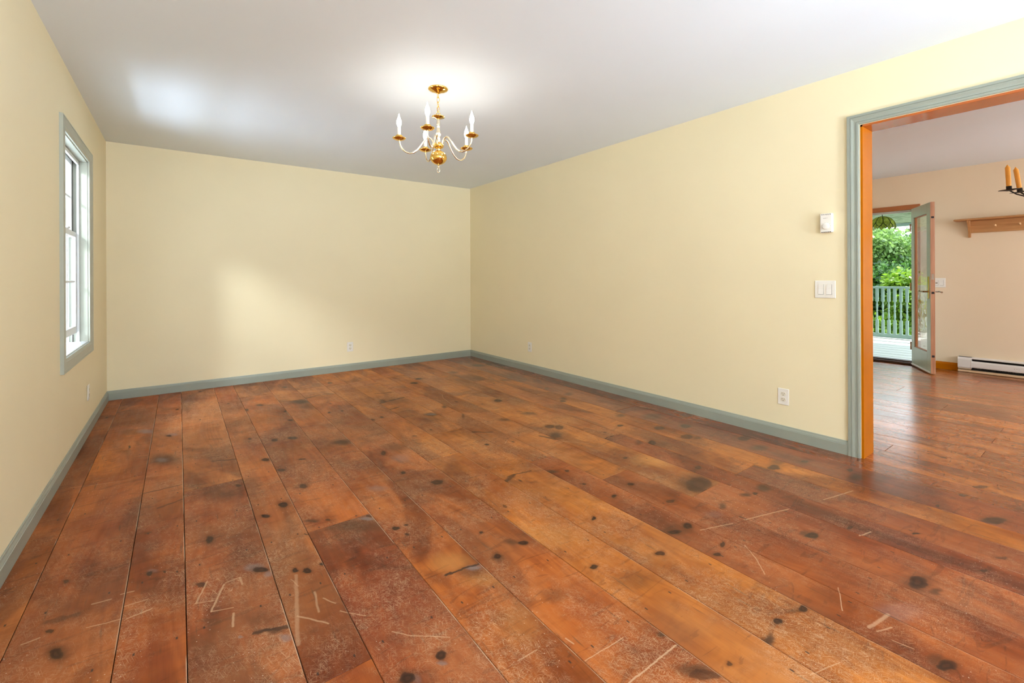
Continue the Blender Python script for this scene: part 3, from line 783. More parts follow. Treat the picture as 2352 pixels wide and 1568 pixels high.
# ---------------------------------------------------------------- glass
def glass_mat(name, tint, rough=0.0, ior=1.5, wave=0.0):
    n = NT(name); kw = {}
    g = n.n('BsdfGlass'); g.inputs['Color'].default_value = tint; g.inputs['Roughness'].default_value = rough; g.inputs['IOR'].default_value = ior
    tr = n.n('BsdfTransparent'); tr.inputs[0].default_value = tint
    gl = n.n('BsdfGlossy'); gl.inputs['Roughness'].default_value = rough; gl.inputs[0].default_value = (1, 1, 1, 1)
    fr = n.n('Fresnel'); fr.inputs['IOR'].default_value = ior
    if wave:
        geo = n.n('NewGeometry'); mp = n.n('Mapping'); mp.inputs['Scale'].default_value = (2.5, 2.5, 9); n.l(geo.outputs['Position'], mp.inputs[0])
        ns = n.n('TexNoise', i_Scale=1.6, i_Detail=1.0); n.l(mp.outputs[0], ns.inputs['Vector'])
        b = n.n('Bump'); b.inputs['Strength'].default_value = wave; b.inputs['Distance'].default_value = .01; n.l(ns.outputs[0], b.inputs['Height'])
        n.l(b.outputs[0], gl.inputs['Normal'])
    bk = n.n('NewGeometry'); fac = n.math('MULTIPLY', fr.outputs[0], n.math('SUBTRACT', 1.0, bk.outputs['Backfacing']))
    mx = n.n('MixShader'); n.l(fac, mx.inputs[0]); n.l(tr.outputs[0], mx.inputs[1]); n.l(gl.outputs[0], mx.inputs[2])
    o = n.n('OutputMaterial'); n.l(mx.outputs[0], o.inputs[0]); n.t.nodes.remove(g); return n.m
m_glass = glass_mat('window_glass', (.97, .98, .98, 1))
m_wavy = glass_mat('old_wavy_glass', (.92, .95, .93, 1), ior=4.5, wave=.12)

# ---------------------------------------------------------------- left window
w1 = struct(empty('window_1', (XL, (WY0+WY1)/2, WZ0)))
PW = [(0, 0), (0, .017), (.008, .018), (.010, .0155), (.012, .0170), (.060, .0170), (.066, .014), (.068, .0155), (.080, .012), (.080, 0)]
def wcas(P0, P1, inward, s0, s1, k=1.0):
    return MB().prism(P0, P1, inward, (1, 0, 0), [(u*k, v) for u, v in PW], s0, s1).build('casing', m_wtrim, w1)
a0, a1, b0, b1 = WY0-.075, WY1+.125, WZ0-.075, WZ1+.078
wcas((XL, a0, b0), (XL, a0, b1), (0, 1, 0), 1, -1)
wcas((XL, a1, b1), (XL, a1, b0), (0, -1, 0), .62, -.62, 1.62)
wcas((XL, a0, b1), (XL, a1, b1), (0, 0, -1), 1, -1.62)
wcas((XL, a1, b0), (XL, a0, b0), (0, 0, 1), 1.62, -1)
xo = XL-.12
for a, b, nm in (((xo, WY0, WZ0), (XL+.001, WY0+.008, WZ1), 'jamb'), ((xo, WY1-.008, WZ0), (XL+.001, WY1, WZ1), 'jamb'),
                 ((xo, WY0, WZ1-.008), (XL+.001, WY1, WZ1), 'head_jamb'), ((xo-.02, WY0, WZ0-.002), (XL+.001, WY1, WZ0+.012), 'sill')):
    MB().box(a, b, .001).build(nm, m_wtrim if nm != 'sill' else m_wtr, w1)
for y in (WY0+.008, WY1-.022):                      # inner stops and vinyl tracks
    MB().box((XL-.058, y, WZ0+.012), (XL-.044, y+.014, WZ1-.008), .001).build('stop', m_wtr, w1)
    MB().box((XL-.112, y, WZ0+.012), (XL-.100, y+.014, WZ1-.008), .001).build('track', m_wtr, w1)
    MB().box((XL-.082, y, WZ0+.012), (XL-.078, y+.010, WZ1-.008)).build('track', m_dark, w1)
MB().box((XL-.058, WY0+.008, WZ1-.034), (XL-.044, WY1-.008, WZ1-.008), .001).build('stop', m_wtr, w1)
def sash(name, xa, xb, z0, z1):
    s = MB(); y0, y1 = WY0+.012, WY1-.012; st = .042
    s.box((xa, y0, z0), (xb, y0+st, z1), .002); s.box((xa, y1-st, z0), (xb, y1, z1), .002)
    s.box((xa, y0+st, z0), (xb, y1-st, z0+.052), .002); s.box((xa, y0+st, z1-.036), (xb, y1-st, z1), .002)
    o = s.build(name, m_wtr, w1)
    xm = (xa+xb)/2; gw = (y1-y0-2*st)/3
    for k in (1, 2): MB().box((xa+.006, y0+st+gw*k-.008, z0+.052), (xb-.006, y0+st+gw*k+.008, z1-.036), .002).build('muntin', m_wtr, o)
    zm = (z0+.052+z1-.036)/2; MB().box((xa+.005, y0+st, zm-.008), (xb-.005, y1-st, zm+.008), .002).build('muntin', m_wtr, o)
    for i in range(3):
        for j in range(2):
            za, zb = (z0+.052, zm) if j == 0 else (zm, z1-.036)
            MB().box((xm-.0015, y0+st+gw*i, za), (xm+.0015, y0+st+gw*(i+1), zb)).build('pane', m_glass, o)
    return o
sl = sash('lower_sash', XL-.078, XL-.058, WZ0+.080, 1.485)
su = sash('upper_sash', XL-.100, XL-.080, 1.450, WZ1-.010)
MB().box((XL-.062, WY1-.42, 1.485), (XL-.044, WY1-.36, 1.500), .003).build('sash_lock', m_wtr, sl)

# rear windows: frames and glass so the openings are windows
def rear_window(k, x0, x1, z0, z1):
    wn = struct(empty('window_%d' % k, ((x0+x1)/2, YB, z0)))
    for a, b in (((x0-.07, YB, z0-.07), (x0, YB+.018, z1+.07)), ((x1, YB, z0-.07), (x1+.07, YB+.018, z1+.07)),
                 ((x0, YB, z1), (x1, YB+.018, z1+.07)), ((x0, YB, z0-.07), (x1, YB+.018, z0))): MB().box(a, b, .002).build('casing', m_wtrim, wn)
rear_window(2, -3.21, -2.29, .77, 2.13); rear_window(3, -1.71, -.79, .77, 2.13); rear_window(4, 1.85, 3.35, .82, 2.18)

# ---------------------------------------------------------------- garden door
d2 = struct(empty('door_2', (XF, DY0, 0)))
m_trimwood = streaky('stained_trim_wood', (176, 108, 62), (192, 124, 76), .4, 1)
m_trimwoodv = streaky('stained_trim_wood_upright', (176, 108, 62), (192, 124, 76), .4, 2)
m_edge = streaky('bare_door_edge_wood', (160, 104, 70), (190, 136, 96), .5, 2)
m_bare = streaky('bare_pine', (214, 176, 134), (228, 194, 154), .6, 1)
m_thr = streaky('dark_threshold_wood', (52, 34, 26), (84, 60, 46), .4, 1)
m_doorg = paint('sea_green_door_paint', (176, 194, 178), .28, .04, 6, .06, 60, spec=.5)
zc = DZ+.062
casing_board((XF, DY0-.078, 0), (XF, DY0-.078, zc), (0, 1, 0), (-1, 0, 0), m_trimwoodv, d2, 0, -1)
casing_board((XF, DY1+.078, zc), (XF, DY1+.078, 0), (0, -1, 0), (-1, 0, 0), m_trimwoodv, d2, 1, 0)
casing_board((XF, DY0-.078, zc), (XF, DY1+.078, zc), (0, 0, -1), (-1, 0, 0), m_trimwood, d2, 1, -1)
for a, b, nm in (((XF, DY0-.020, 0), (XF+.155, DY0, DZ+.02), 'jamb'), ((XF, DY1, 0), (XF+.155, DY1+.020, DZ+.02), 'jamb'),
                 ((XF, DY0, DZ), (XF+.155, DY1, DZ+.020), 'head_jamb')): MB().box(a, b, .001).build(nm, m_doorg, d2)
MB().box((XF+.048, DY0, DZ-.022), (XF+.085, DY1, DZ), .002).build('door_stop', m_wtr, d2)
MB().box((XF+.048, DY1-.014, 0.05), (XF+.085, DY1, DZ-.022), .002).build('door_stop', m_wtr, d2)
for i in range(3): MB().box((XF+.006+i*.013, DY0, DZ-.006-i*.002), (XF+.014+i*.013, DY1, DZ-.001), .001).build('weatherstrip', m_wtr, d2)
MB().box((XF-.035, DY0, 0), (XF+.18, DY1, .030), .008).box((XF+.02, DY0, .03), (XF+.06, DY1, .044), .004).box((XF+.10, DY0, .03), (XF+.17, DY1, .038), .004).build('threshold', m_thr, d2)
# open leaf: local X along the leaf from the hinge, Y towards the garden face
HP = Vector((4.085, -4.062, 0)); la = math.radians(-152.7)
XFM = Matrix.Translation(HP) @ Matrix.Rotation(la, 4, 'Z')
# local +Y of that frame points away from the seen face, so the thickness runs to +Y
LW, LT, L0, L1 = .626, .044, .012, 1.988
g0, g1, gz0, gz1 = .088, .518, .245, 1.868
def L(*boxes, ch=.0015):
    m = MB(XFM)
    for a, b in boxes: m.box(a, b, ch)
    return m
leaf = L(((0, 0, L0), (g0, LT, L1)), ((g1, 0, L0), (LW, LT, L1)), ((g0, 0, gz1), (g1, LT, L1)), ((g0, 0, L0), (g1, LT, gz0))).build('leaf', m_doorg, d2)
L(((LW, .002, L0), (LW+.0015, LT-.002, L1)), ch=0).build('edge_strip', m_edge, leaf)
L(((g0, .012, gz0), (g0+.010, LT-.004, gz1)), ((g1-.004, .012, gz0), (g1, LT-.004, gz1)), ((g0, .012, gz1-.010), (g1, LT-.004, gz1)), ((g0, .010, gz0), (g1, LT-.004, gz0+.010))).build('glazing_bead', m_trimwoodv, leaf)
L(((g0, .020, gz0), (g1, .024, gz1)), ch=0).build('pane', m_wavy, leaf)
L(((.01, -.010, .014), (LW-.012, 0, .034)), ch=.003).build('drip_strip', m_wtr, leaf)
m_brass = metal('brass', (226, 184, 92), .16); m_obrass = metal('aged_brass', (150, 116, 70), .3); m_steel = metal('nickel', (200, 196, 188), .2)
L(((.556, -.006, .872), (.592, 0, 1.130)), ch=.002).build('escutcheon', m_brass, leaf)
hd = MB(XFM); hd.lathe([(.009, 0), (.009, .045)], (.574, 0, .955), 12, (0, -1, 0)); hd.tube([(.574, -.045, .955), (.53, -.050, .955), (.48, -.048, .952), (.455, -.052, .958), (.440, -.046, .966)], [.009, .008, .0075, .007, .005])
hd.build('lever_handle', m_obrass, leaf)
L(((.564, LT, .872), (.592, LT+.006, 1.130)), ch=.002).build('escutcheon', m_steel, leaf)
hd = MB(XFM); hd.lathe([(.008, 0), (.008, .042)], (.578, LT, .955), 12, (0, 1, 0)); hd.tube([(.578, LT+.042, .955), (.60, LT+.046, .957), (.63, LT+.044, .953), (.66, LT+.046, .95)], [.009, .008, .008, .010])
hd.build('lever_handle', m_steel, leaf)
MB(XFM).lathe([(.012, 0), (.013, .012), (.007, .014), (.007, .03), (.0, .031)], (.585, LT, 1.055), 14, (0, 1, 0)).build('thumb_turn', m_steel, leaf)
for z in (1.14, .04): pass
for z0, z1, mt in ((1.095, 1.160, m_steel), (.93, .955, m_dark), (1.80, 1.822, m_dark), (.20, .225, m_dark)):
    L(((LW+.0015, .010, z0), (LW+.0030, .034, z1)), ch=0).build('latch_plate', mt, leaf)
for z in (.25, 1.0, 1.75):
    MB(XFM).tube([(-.006, -.006, z-.05), (-.006, -.006, z+.05)], .007, 8).build('hinge', m_obrass, leaf)

# ---------------------------------------------------------------- porch and deck outside the door
m_deck = streaky('pale_deck_boards', (226, 226, 222), (242, 242, 240), .45, 1)
m_rail = paint('pale_green_porch_paint', (148, 172, 162), .5, .05, 8, .1, 60)
def peeling():
    n = NT('peeling_green_porch_paint'); g = n.n('NewGeometry')
    ns = n.n('TexNoise', i_Scale=3.0, i_Detail=8.0, i_Roughness=.7); n.l(g.outputs['Position'], ns.inputs['Vector'])
    c = n.mix(n.rng(ns.outputs[0], .42, .50), lin((116, 134, 98)), lin((172, 182, 156)))
    n2 = n.n('TexNoise', i_Scale=1.7, i_Detail=8.0, i_Roughness=.75); n.l(g.outputs['Position'], n2.inputs['Vector'])
    c = n.mix(n.rng(n2.outputs[0], .54, .62, 0, .8), c, lin((100, 96, 70)))
    return n.out(c, .7, bump=ns.outputs[0], bstr=.4, bdist=.004)
m_peel = peeling()
dk = empty('porch_deck', (6.1, -2.5, -.13)); tag(dk, 'pale painted board deck outside the open garden door', 'deck')
xk = XF+.145; i = 0
while xk < 8.15:
    zj = -.0952 - .002*((i*7) % 3); MB().box((xk, -6.5, zj-.026), (xk+.088, 3.0, zj), .003).build('plank', m_deck, dk); xk += .0935; i += 1
MB().box((XF+.145, -6.5, -.30), (8.15, 3.0, -.16)).build('joist_frame', m_thr, dk)
RX = 7.9
rl = empty('porch_railing', (RX, -2.5, -.095)); tag(rl, 'pale green turned baluster railing along the porch edge', 'railing')
RZ0, RZ1 = -.005, .93
MB().box((RX-.045, -6.4, RZ1-.040), (RX+.045, 2.9, RZ1), .006).build('top_rail', m_rail, rl)
MB().box((RX-.022, -6.4, -.085), (RX+.022, 2.9, RZ0), .004).build('bottom_rail', m_rail, rl)
def baluster(x, y, z0, z1, s=.022):
    b = MB(); h = z1-z0
    b.box((x-s, y-s, z0), (x+s, y+s, z0+h*.30), .002); b.box((x-s, y-s, z0+h*.71), (x+s, y+s, z1), .002)
    k = s/.022; pr = [(.013,0),(.020,.01),(.013,.03),(.011,.07),(.018,.16),(.019,.21),(.012,.42),(.012,.46),(.019,.485),(.019,.505),(.012,.53),(.012,.57),(.020,.74),(.018,.82),(.011,.92),(.013,.97),(.020,.99),(.013,1)]
    b.lathe([(r*k, z0+h*.30+t*h*.41) for r, t in pr], (x, y, 0), 12); return b
proto = baluster(0, 0, RZ0, RZ1-.04).build('baluster', m_rail); proto.parent = rl
proto.location = (0, 0, .095); y = -6.3; first = True
ys = [-2.612 + .0935*k for k in range(-34, 52)]
for y in ys:
    o = proto if first else proto.copy()
    if not first: col.objects.link(o); o.parent = rl
    o.location = (0, y+2.5, .095); first = False
for y in (-4.9, -1.75, 1.3):
    MB().box((RX-.055, y-.055, -.095), (RX+.055, y+.055, 2.11), .006).build('post', m_rail, rl)
pr_ = empty('porch_roof', (6.2, -2.5, 2.15)); tag(pr_, 'old porch ceiling with peeling mottled green paint', 'porch roof')
for k in range(12):
    x = XF+.145 + k*.325; MB().box((x, -6.5, 2.158 + .0015*(k % 2)), (x+.322, 3.0, 2.19), .003).build('ceiling_board', m_peel, pr_)
MB().box((RX-.07, -6.5, 2.105), (RX+.07, 3.0, 2.158), .004).build('header_beam', m_rail, pr_)
MB().box((XF+.145, -6.5, 2.195), (8.35, 3.0, 2.32)).build('roof_deck', m_thr, pr_)
# house wall seen from the porch side
struct(MB().box((XF+.1405, DY1+.03, -.3), (XF+.15, 3, 2.6)).box((XF+.1405, -6.5, -.3), (XF+.15, DY0-.03, 2.6)).box((XF+.1405, DY0-.03, DZ+.03), (XF+.15, DY1+.03, 2.6)).build('porch_wall', m_rail))

# lampshade hanging on the porch
lp = empty('pendant_lampshade', (5.585, -3.386, 1.895)); tag(lp, 'green leaded glass tulip lampshade hanging under the porch ceiling', 'lamp')
def tiff():
    n = NT('green_slag_glass'); g = n.n('NewGeometry'); ns = n.n('TexNoise', i_Scale=14.0, i_Detail=4.0, i_Distortion=1.5); n.l(g.outputs['Position'], ns.inputs['Vector'])
    c = n.mix(n.rng(ns.outputs[0], .3, .7), lin((120, 128, 34)), lin((186, 190, 78)))
    d = n.n('BsdfDiffuse'); t = n.n('BsdfTranslucent'); gl = n.n('BsdfGlossy', i_Roughness=.2); n.l(c, d.inputs[0]); n.l(c, t.inputs[0])
    m = n.n('MixShader'); m.inputs[0].default_value = .6; n.l(d.outputs[0], m.inputs[1]); n.l(t.outputs[0], m.inputs[2])
    m2 = n.n('MixShader'); m2.inputs[0].default_value = .06; n.l(m.outputs[0], m2.inputs[1]); n.l(gl.outputs[0], m2.inputs[2])
    o = n.n('OutputMaterial'); n.l(m2.outputs[0], o.inputs[0]); return n.m
m_tif = tiff(); m_lead = metal('dark_leading', (44, 44, 34), .5)
LC = Vector((5.585, -3.386, 1.895)); NP = 10
def dome(t, a, dr=0):   # t: 0 top .. 1 rim
    r = .03 + .135*math.sin(min(t, 1)*PI*.5)**.9; z = .185*(1 - t**1.7)
    return LC + Vector(((r+dr)*math.cos(a), (r+dr)*math.sin(a), z))
lead = MB()
for k in range(NP):
    a0 = 2*PI*k/NP; hw = PI/NP
    pet = MB(); n_ = 8; vs = []
    prof = [(.05, .85), (.2, .9), (.4, .94), (.6, .96), (.72, .92), (.82, .62), (.90, .30), (.96, .05)]
    for t, wd in prof: vs += [dome(t, a0-hw*wd), dome(t, a0, .006), dome(t, a0+hw*wd)]
    fs = []
    for i in range(n_-1):
        for j in range(2): fs.append((i*3+j, i*3+j+1, (i+1)*3+j+1, (i+1)*3+j))
    pet.add(vs, fs, True); pet.build('glass_petal', m_tif, lp)
    lead.tube([vs[i*3] for i in range(n_)] , .0030, 5); lead.tube([vs[i*3+2] for i in range(n_)], .0030, 5)
    b0 = a0+hw; q = [dome(.74, b0), dome(.88, b0-hw*.52), dome(1.06, b0), dome(.88, b0+hw*.52)]
    MB().add(q, [(0, 1, 2, 3)]) ; t_ = MB(); t_.add(q, [(0, 1, 2, 3)]); t_.build('glass_tip', m_tif, lp)
    lead.tube([q[0], q[1], q[2], q[3]], .0028, 5, closed=True)
lead.lathe([(.0, .192), (.034, .190), (.040, .182), (.034, .178)], LC, 16); lead.build('leading', m_lead, lp)
MB().tube([LC+Vector((0, 0, .19)), LC+Vector((0, 0, .263))], .005, 8).build('stem', m_lead, lp)

# ---------------------------------------------------------------- garden
def leafmat(name, a, b, c):
    n = NT(name); g = n.n('NewGeometry'); r = n.n('ValToRGB'); n.l(g.outputs['Random Per Island'], r.inputs[0])
    e = r.color_ramp.elements; e[0].color = lin(a); e[1].color = lin(b); e.new(.75).color = lin(c); e[1].position = .45 if False else 1.0
    d = n.n('BsdfDiffuse'); t = n.n('BsdfTranslucent'); gl = n.n('BsdfGlossy', i_Roughness=.45); n.l(r.outputs[0], d.inputs[0]); n.l(r.outputs[0], t.inputs[0])
    m = n.n('MixShader'); m.inputs[0].default_value = .45; n.l(d.outputs[0], m.inputs[1]); n.l(t.outputs[0], m.inputs[2])
    m2 = n.n('MixShader'); m2.inputs[0].default_value = .05; n.l(m.outputs[0], m2.inputs[1]); n.l(gl.outputs[0], m2.inputs[2])
    o = n.n('OutputMaterial'); n.l(m2.outputs[0], o.inputs[0]); return n.m
m_lf1 = leafmat('mid_green_leaves', (44, 84, 30), (158, 184, 104), (92, 136, 52))
m_lf2 = leafmat('pale_green_leaves', (84, 120, 52), (226, 236, 186), (142, 176, 92))
m_lf3 = leafmat('deep_green_leaves', (26, 62, 26), (96, 136, 66), (50, 94, 38))
m_lf4 = leafmat('yellow_green_leaves', (88, 128, 28), (216, 230, 108), (150, 184, 52))
m_bark = streaky('rough_bark', (58, 54, 48), (112, 106, 98), .9, 2, bump=1.0)
m_bark2 = streaky('brown_bark', (70, 62, 50), (110, 96, 78), .9, 2, bump=1.0)
m_grass = paint('garden_grass', (86, 120, 52), .9, .3, 6, .6, 60)
gz = -2.2
struct(MB().box((4.3, -30, gz-.2), (70, 40, gz)).build('garden_ground', m_grass))
def foliage(cx, cy, cz, rx, ry, rz, nl, size, seed, mat, name, parent):
    r = np.random.default_rng(seed)
    # clumps of leaves on a lumpy crown
    nc = max(20, nl//90); th = r.uniform(0, 2*PI, nc); ph = np.arccos(r.uniform(-1, 1, nc)); rr = r.uniform(.45, 1.0, nc)**.6
    cc = np.stack([rx*rr*np.sin(ph)*np.cos(th), ry*rr*np.sin(ph)*np.sin(th), rz*rr*np.cos(ph)], 1)
    k = r.integers(0, nc, nl); P = cc[k] + r.normal(0, 1, (nl, 3))*np.array([rx, ry, rz])*.11 + np.array([cx, cy, cz])
    d = r.normal(0, 1, (nl, 3)); d[:, 2] -= .3; d /= np.linalg.norm(d, axis=1)[:, None]
    u = r.normal(0, 1, (nl, 3)); u -= (u*d).sum(1)[:, None]*d; u /= np.linalg.norm(u, axis=1)[:, None]; nn = np.cross(d, u)
    s = size*r.uniform(.6, 1.3, nl)[:, None]
    v = np.stack([P, P + d*s*.5 + u*s*.30 + nn*s*.08, P + d*s, P + d*s*.5 - u*s*.30 + nn*s*.08], 1).reshape(-1, 3)
    me = bpy.data.meshes.new(name); f = np.arange(nl*4).reshape(-1, 4)
    tri = np.concatenate([f[:, [0, 1, 2]], f[:, [0, 2, 3]]])
    me.vertices.add(nl*4); me.vertices.foreach_set('co', v.ravel()); me.loops.add(len(tri)*3); me.loops.foreach_set('vertex_index', tri.ravel())
    me.polygons.add(len(tri)); me.polygons.foreach_set('loop_start', np.arange(len(tri))*3); me.polygons.foreach_set('loop_total', np.full(len(tri), 3)); me.update(); me.validate()
    me.materials.append(mat); o = bpy.data.objects.new(name, me); col.objects.link(o); o['kind'] = 'stuff'
    o.parent = parent; o.matrix_parent_inverse = wmat(parent).inverted(); return o
def tree(name, label, cat, cx, cy, cz, rx, ry, rz, nl, size, seed, mat, trunk=.12, bark=None):
    t = empty(name, (cx, cy, gz)); tag(t, label, cat, 'garden ' + ('bushes' if cat == 'bush' else 'trees') + ' beyond the porch')
    foliage(cx, cy, cz, rx, ry, rz, nl, size, seed, mat, 'foliage', t)
    r = random.Random(seed); m = MB(); top = cz + rz*.3
    m.tube([(cx + r.uniform(-.1, .1)*i, cy + r.uniform(-.1, .1)*i, gz + (top-gz)*i/5) for i in range(6)], [trunk*(1-.13*i) for i in range(6)], 10)
    for k in range(5):
        a = r.uniform(0, 2*PI); z = gz + (top-gz)*r.uniform(.45, .8)
        m.tube([(cx, cy, z), (cx+rx*.35*math.cos(a), cy+ry*.35*math.sin(a), z+rz*.2), (cx+rx*.75*math.cos(a), cy+ry*.75*math.sin(a), z+rz*.35)], [trunk*.4, trunk*.28, trunk*.1], 7)
    m.build('trunk', bark or m_bark2, t); return t

tree('leafy_tree', 'tall deep green leafy tree furthest back beyond the porch railing', 'tree', 16.5, 2.5, 2.2, 2.6, 2.6, 2.6, 22000, .16, 31, m_lf3, .2)
tree('leafy_tree', 'pale variegated leafy tree rising behind the railing, under the lampshade', 'tree', 12.6, -1.35, 1.62, 1.2, 1.1, .95, 15000, .115, 32, m_lf2, .09)
tree('leafy_tree', 'mid green tree with drooping leaves level with the railing top', 'tree', 11.6, -1.9, .75, 1.2, 1.4, .85, 15000, .11, 33, m_lf1, .08)
tree('leafy_bush', 'bright yellow green bush beside the door jamb behind the railing', 'bush', 10.6, -2.75, .35, .75, .7, .95, 9000, .12, 34, m_lf4, .05)
tree('leafy_bush', 'dense dark bush behind the left balusters', 'bush', 10.9, -1.5, -.35, 1.1, 1.1, .95, 12000, .13, 35, m_lf1, .06)
tree('leafy_bush', 'low light green bush at the foot of the balusters', 'bush', 9.9, -2.3, -.75, .8, 1.3, .85, 9000, .12, 36, m_lf4, .05)
tree('leafy_tree', 'deep green tree reflected in the glass of the open door', 'tree', 15.5, 7.6, 1.6, 2.8, 2.6, 3.2, 20000, .18, 37, m_lf1, .15)
tree('leafy_tree', 'broad deep green tree at the right of the garden', 'tree', 15.5, -4.6, .9, 2.2, 2.0, 2.2, 12000, .16, 38, m_lf3, .15)
tree('leafy_tree', 'broad mid green tree filling the gap at the back of the garden', 'tree', 19.0, -1.6, .4, 3.0, 3.0, 2.3, 14000, .19, 39, m_lf1, .2)
tree('leafy_bush', 'mid green bush reflected beside the grey trunk in the open glass door', 'bush', 12.2, 4.4, .4, 1.6, 1.5, 1.7, 12000, .14, 40, m_lf1, .07)
tree('leafy_bush', 'low bush in front of the grey trunk, reflected in the open glass door', 'bush', 9.55, 1.35, -.1, .8, .8, 1.15, 9000, .11, 41, m_lf4, .05)
tk = MB(); r_ = random.Random(4); tk.tube([(10.4 + .05*math.sin(i), 2.05 + .06*math.cos(i*1.3), gz + i*.7) for i in range(12)], [.30-.012*i + r_.uniform(-.015, .015) for i in range(12)], 16)
tag(tk.build('tree_trunk', m_bark), 'thick grey barked trunk reflected in the open glass door', 'tree')

# ---------------------------------------------------------------- chandelier
CX, CY = -1.995, -2.888
ch = empty('chandelier', (CX, CY, H)); tag(ch, 'five arm polished brass chandelier with lit flame bulbs on the ceiling', 'chandelier')
m_pbrass = metal('polished_brass', (248, 204, 110), .10); m_pale = metal('pale_satin_brass', (240, 228, 200), .24)
c0 = (CX, CY, 0)
MB().lathe([(.0, H), (.066, H), (.068, H-.004), (.064, H-.010), (.040, H-.020), (.016, H-.028), (.010, H-.034), (.0, H-.034)], c0, 36).build('canopy', m_pbrass, ch)
def ring(c, rx, rz, wire, ang=0.0, n=20, m=None):
    m = m or MB(); m.tube([(c[0] + rx*math.cos(2*PI*i/n)*math.cos(ang), c[1] + rx*math.cos(2*PI*i/n)*math.sin(ang), c[2] + rz*math.sin(2*PI*i/n)) for i in range(n)], wire, 8, closed=True); return m
zz = 2.392; k = 0
while zz > 2.285:
    ring((CX, CY, zz), .0085, .019, .0019, .65 + (PI/2)*(k % 2)).build('chain_link', m_pbrass, ch); zz -= .031; k += 1
MB().tube([(CX-.004, CY, 2.405), (CX-.007, CY+.003, 2.36), (CX-.003, CY, 2.31), (CX, CY, 2.262)], .0016, 6).build('cord', m_pbrass, ch)
ring((CX, CY, 2.266), .0125, .0125, .0022, -.63).build('hanging_ring', m_pbrass, ch)
MB().lathe([(.0, 2.254), (.012, 2.254), (.030, 2.250), (.043, 2.246), (.044, 2.242), (.030, 2.240), (.016, 2.234), (.010, 2.228), (0, 2.228)], c0, 30).build('top_cup', m_pbrass, ch)
MB().lathe([(.008, 2.230), (.013, 2.224), (.009, 2.218), (.014, 2.211), (.009, 2.204), (.014, 2.197), (.009, 2.190), (.013, 2.184), (.008, 2.176), (.009, 2.165), (.015, 2.135), (.0165, 2.118), (.012, 2.104),
            (.009, 2.098), (.013, 2.092), (.009, 2.086), (.013, 2.078), (.010, 2.066)], c0, 24).build('stem', m_pale, ch)
MB().lathe([(.010, 2.070), (.022, 2.066), (.034, 2.056), (.0365, 2.046), (.033, 2.034), (.020, 2.026), (.012, 2.022)], c0, 30).build('arm_hub', m_pbrass, ch)
MB().lathe([(.012, 2.024), (.018, 2.020), (.012, 2.016), (.010, 2.012)], c0, 24).build('neck', m_pale, ch)
MB().lathe([(.010, 2.014)] + [(.0575*math.sin(a), 1.965 + .0485*math.cos(a)) for a in [PI*i/18 for i in range(1, 18)]] + [(0, 1.9165)], c0, 36).build('ball', m_pbrass, ch)
MB().lathe([(.0, 1.920), (.006, 1.916), (.004, 1.908), (.008, 1.902), (.004, 1.896), (0, 1.896)], c0, 16).build('finial', m_pale, ch)
ring((CX, CY, 1.879), .009, .016, .0018, -.6).build('pull_ring', m_pale, ch)
def bulbmat():
    n = NT('lit_bulb'); e = n.n('Emission'); e.inputs[0].default_value = (1.0, .98, .93, 1); e.inputs[1].default_value = E_BULB
    o = n.n('OutputMaterial'); n.l(e.outputs[0], o.inputs[0]); return n.m
m_bulb = bulbmat()
def arm_set(a, first):
    d = Vector((math.cos(a), math.sin(a), 0)); P = lambda r, z: Vector((CX, CY, 0)) + d*r + Vector((0, 0, z))
    # S-shaped arm: out of the hub, over a hump, down in a deep bow and up to the pan
    key = [(.028, 2.048), (.036, 2.070), (.047, 2.090), (.062, 2.100), (.080, 2.094), (.098, 2.070), (.118, 2.038), (.140, 2.010), (.165, 1.990), (.190, 1.984), (.215, 1.990), (.238, 2.006), (.252, 2.028), (.259, 2.050), (.2615, 2.070)]
    arm = MB().tube([P(*k) for k in key], .0054, 10).build('arm', m_pale, ch)
    MB().lathe([(.0, .067), (.008, .068), (.022, .070), (.038, .076), (.044, .082), (.0445, .084), (.036, .079), (.018, .075), (.012, .076), (0, .076)], P(.2615, 2.0), 28).build('drip_pan', m_pbrass, arm)
    MB().lathe([(.010, .074), (.021, .078), (.0225, .084), (.0225, .098), (.020, .102), (.011, .103)], P(.2615, 2.0), 24).build('cup', m_pbrass, arm)
    MB().lathe([(.0112, .100), (.0112, .155), (.006, .157), (0, .157)], P(.2615, 2.0), 18).build('candle_sleeve', m_plastic, arm)
    b = MB().lathe([(.0065, .154), (.010, .163), (.0148, .177), (.0160, .188), (.0142, .202), (.0098, .216), (.0052, .229), (.0022, .241), (0, .248)], P(.2615, 2.0), 18).build('flame_bulb', m_bulb, arm)
for k in range(5): arm_set(math.radians(12 + 72*k), k == 0)

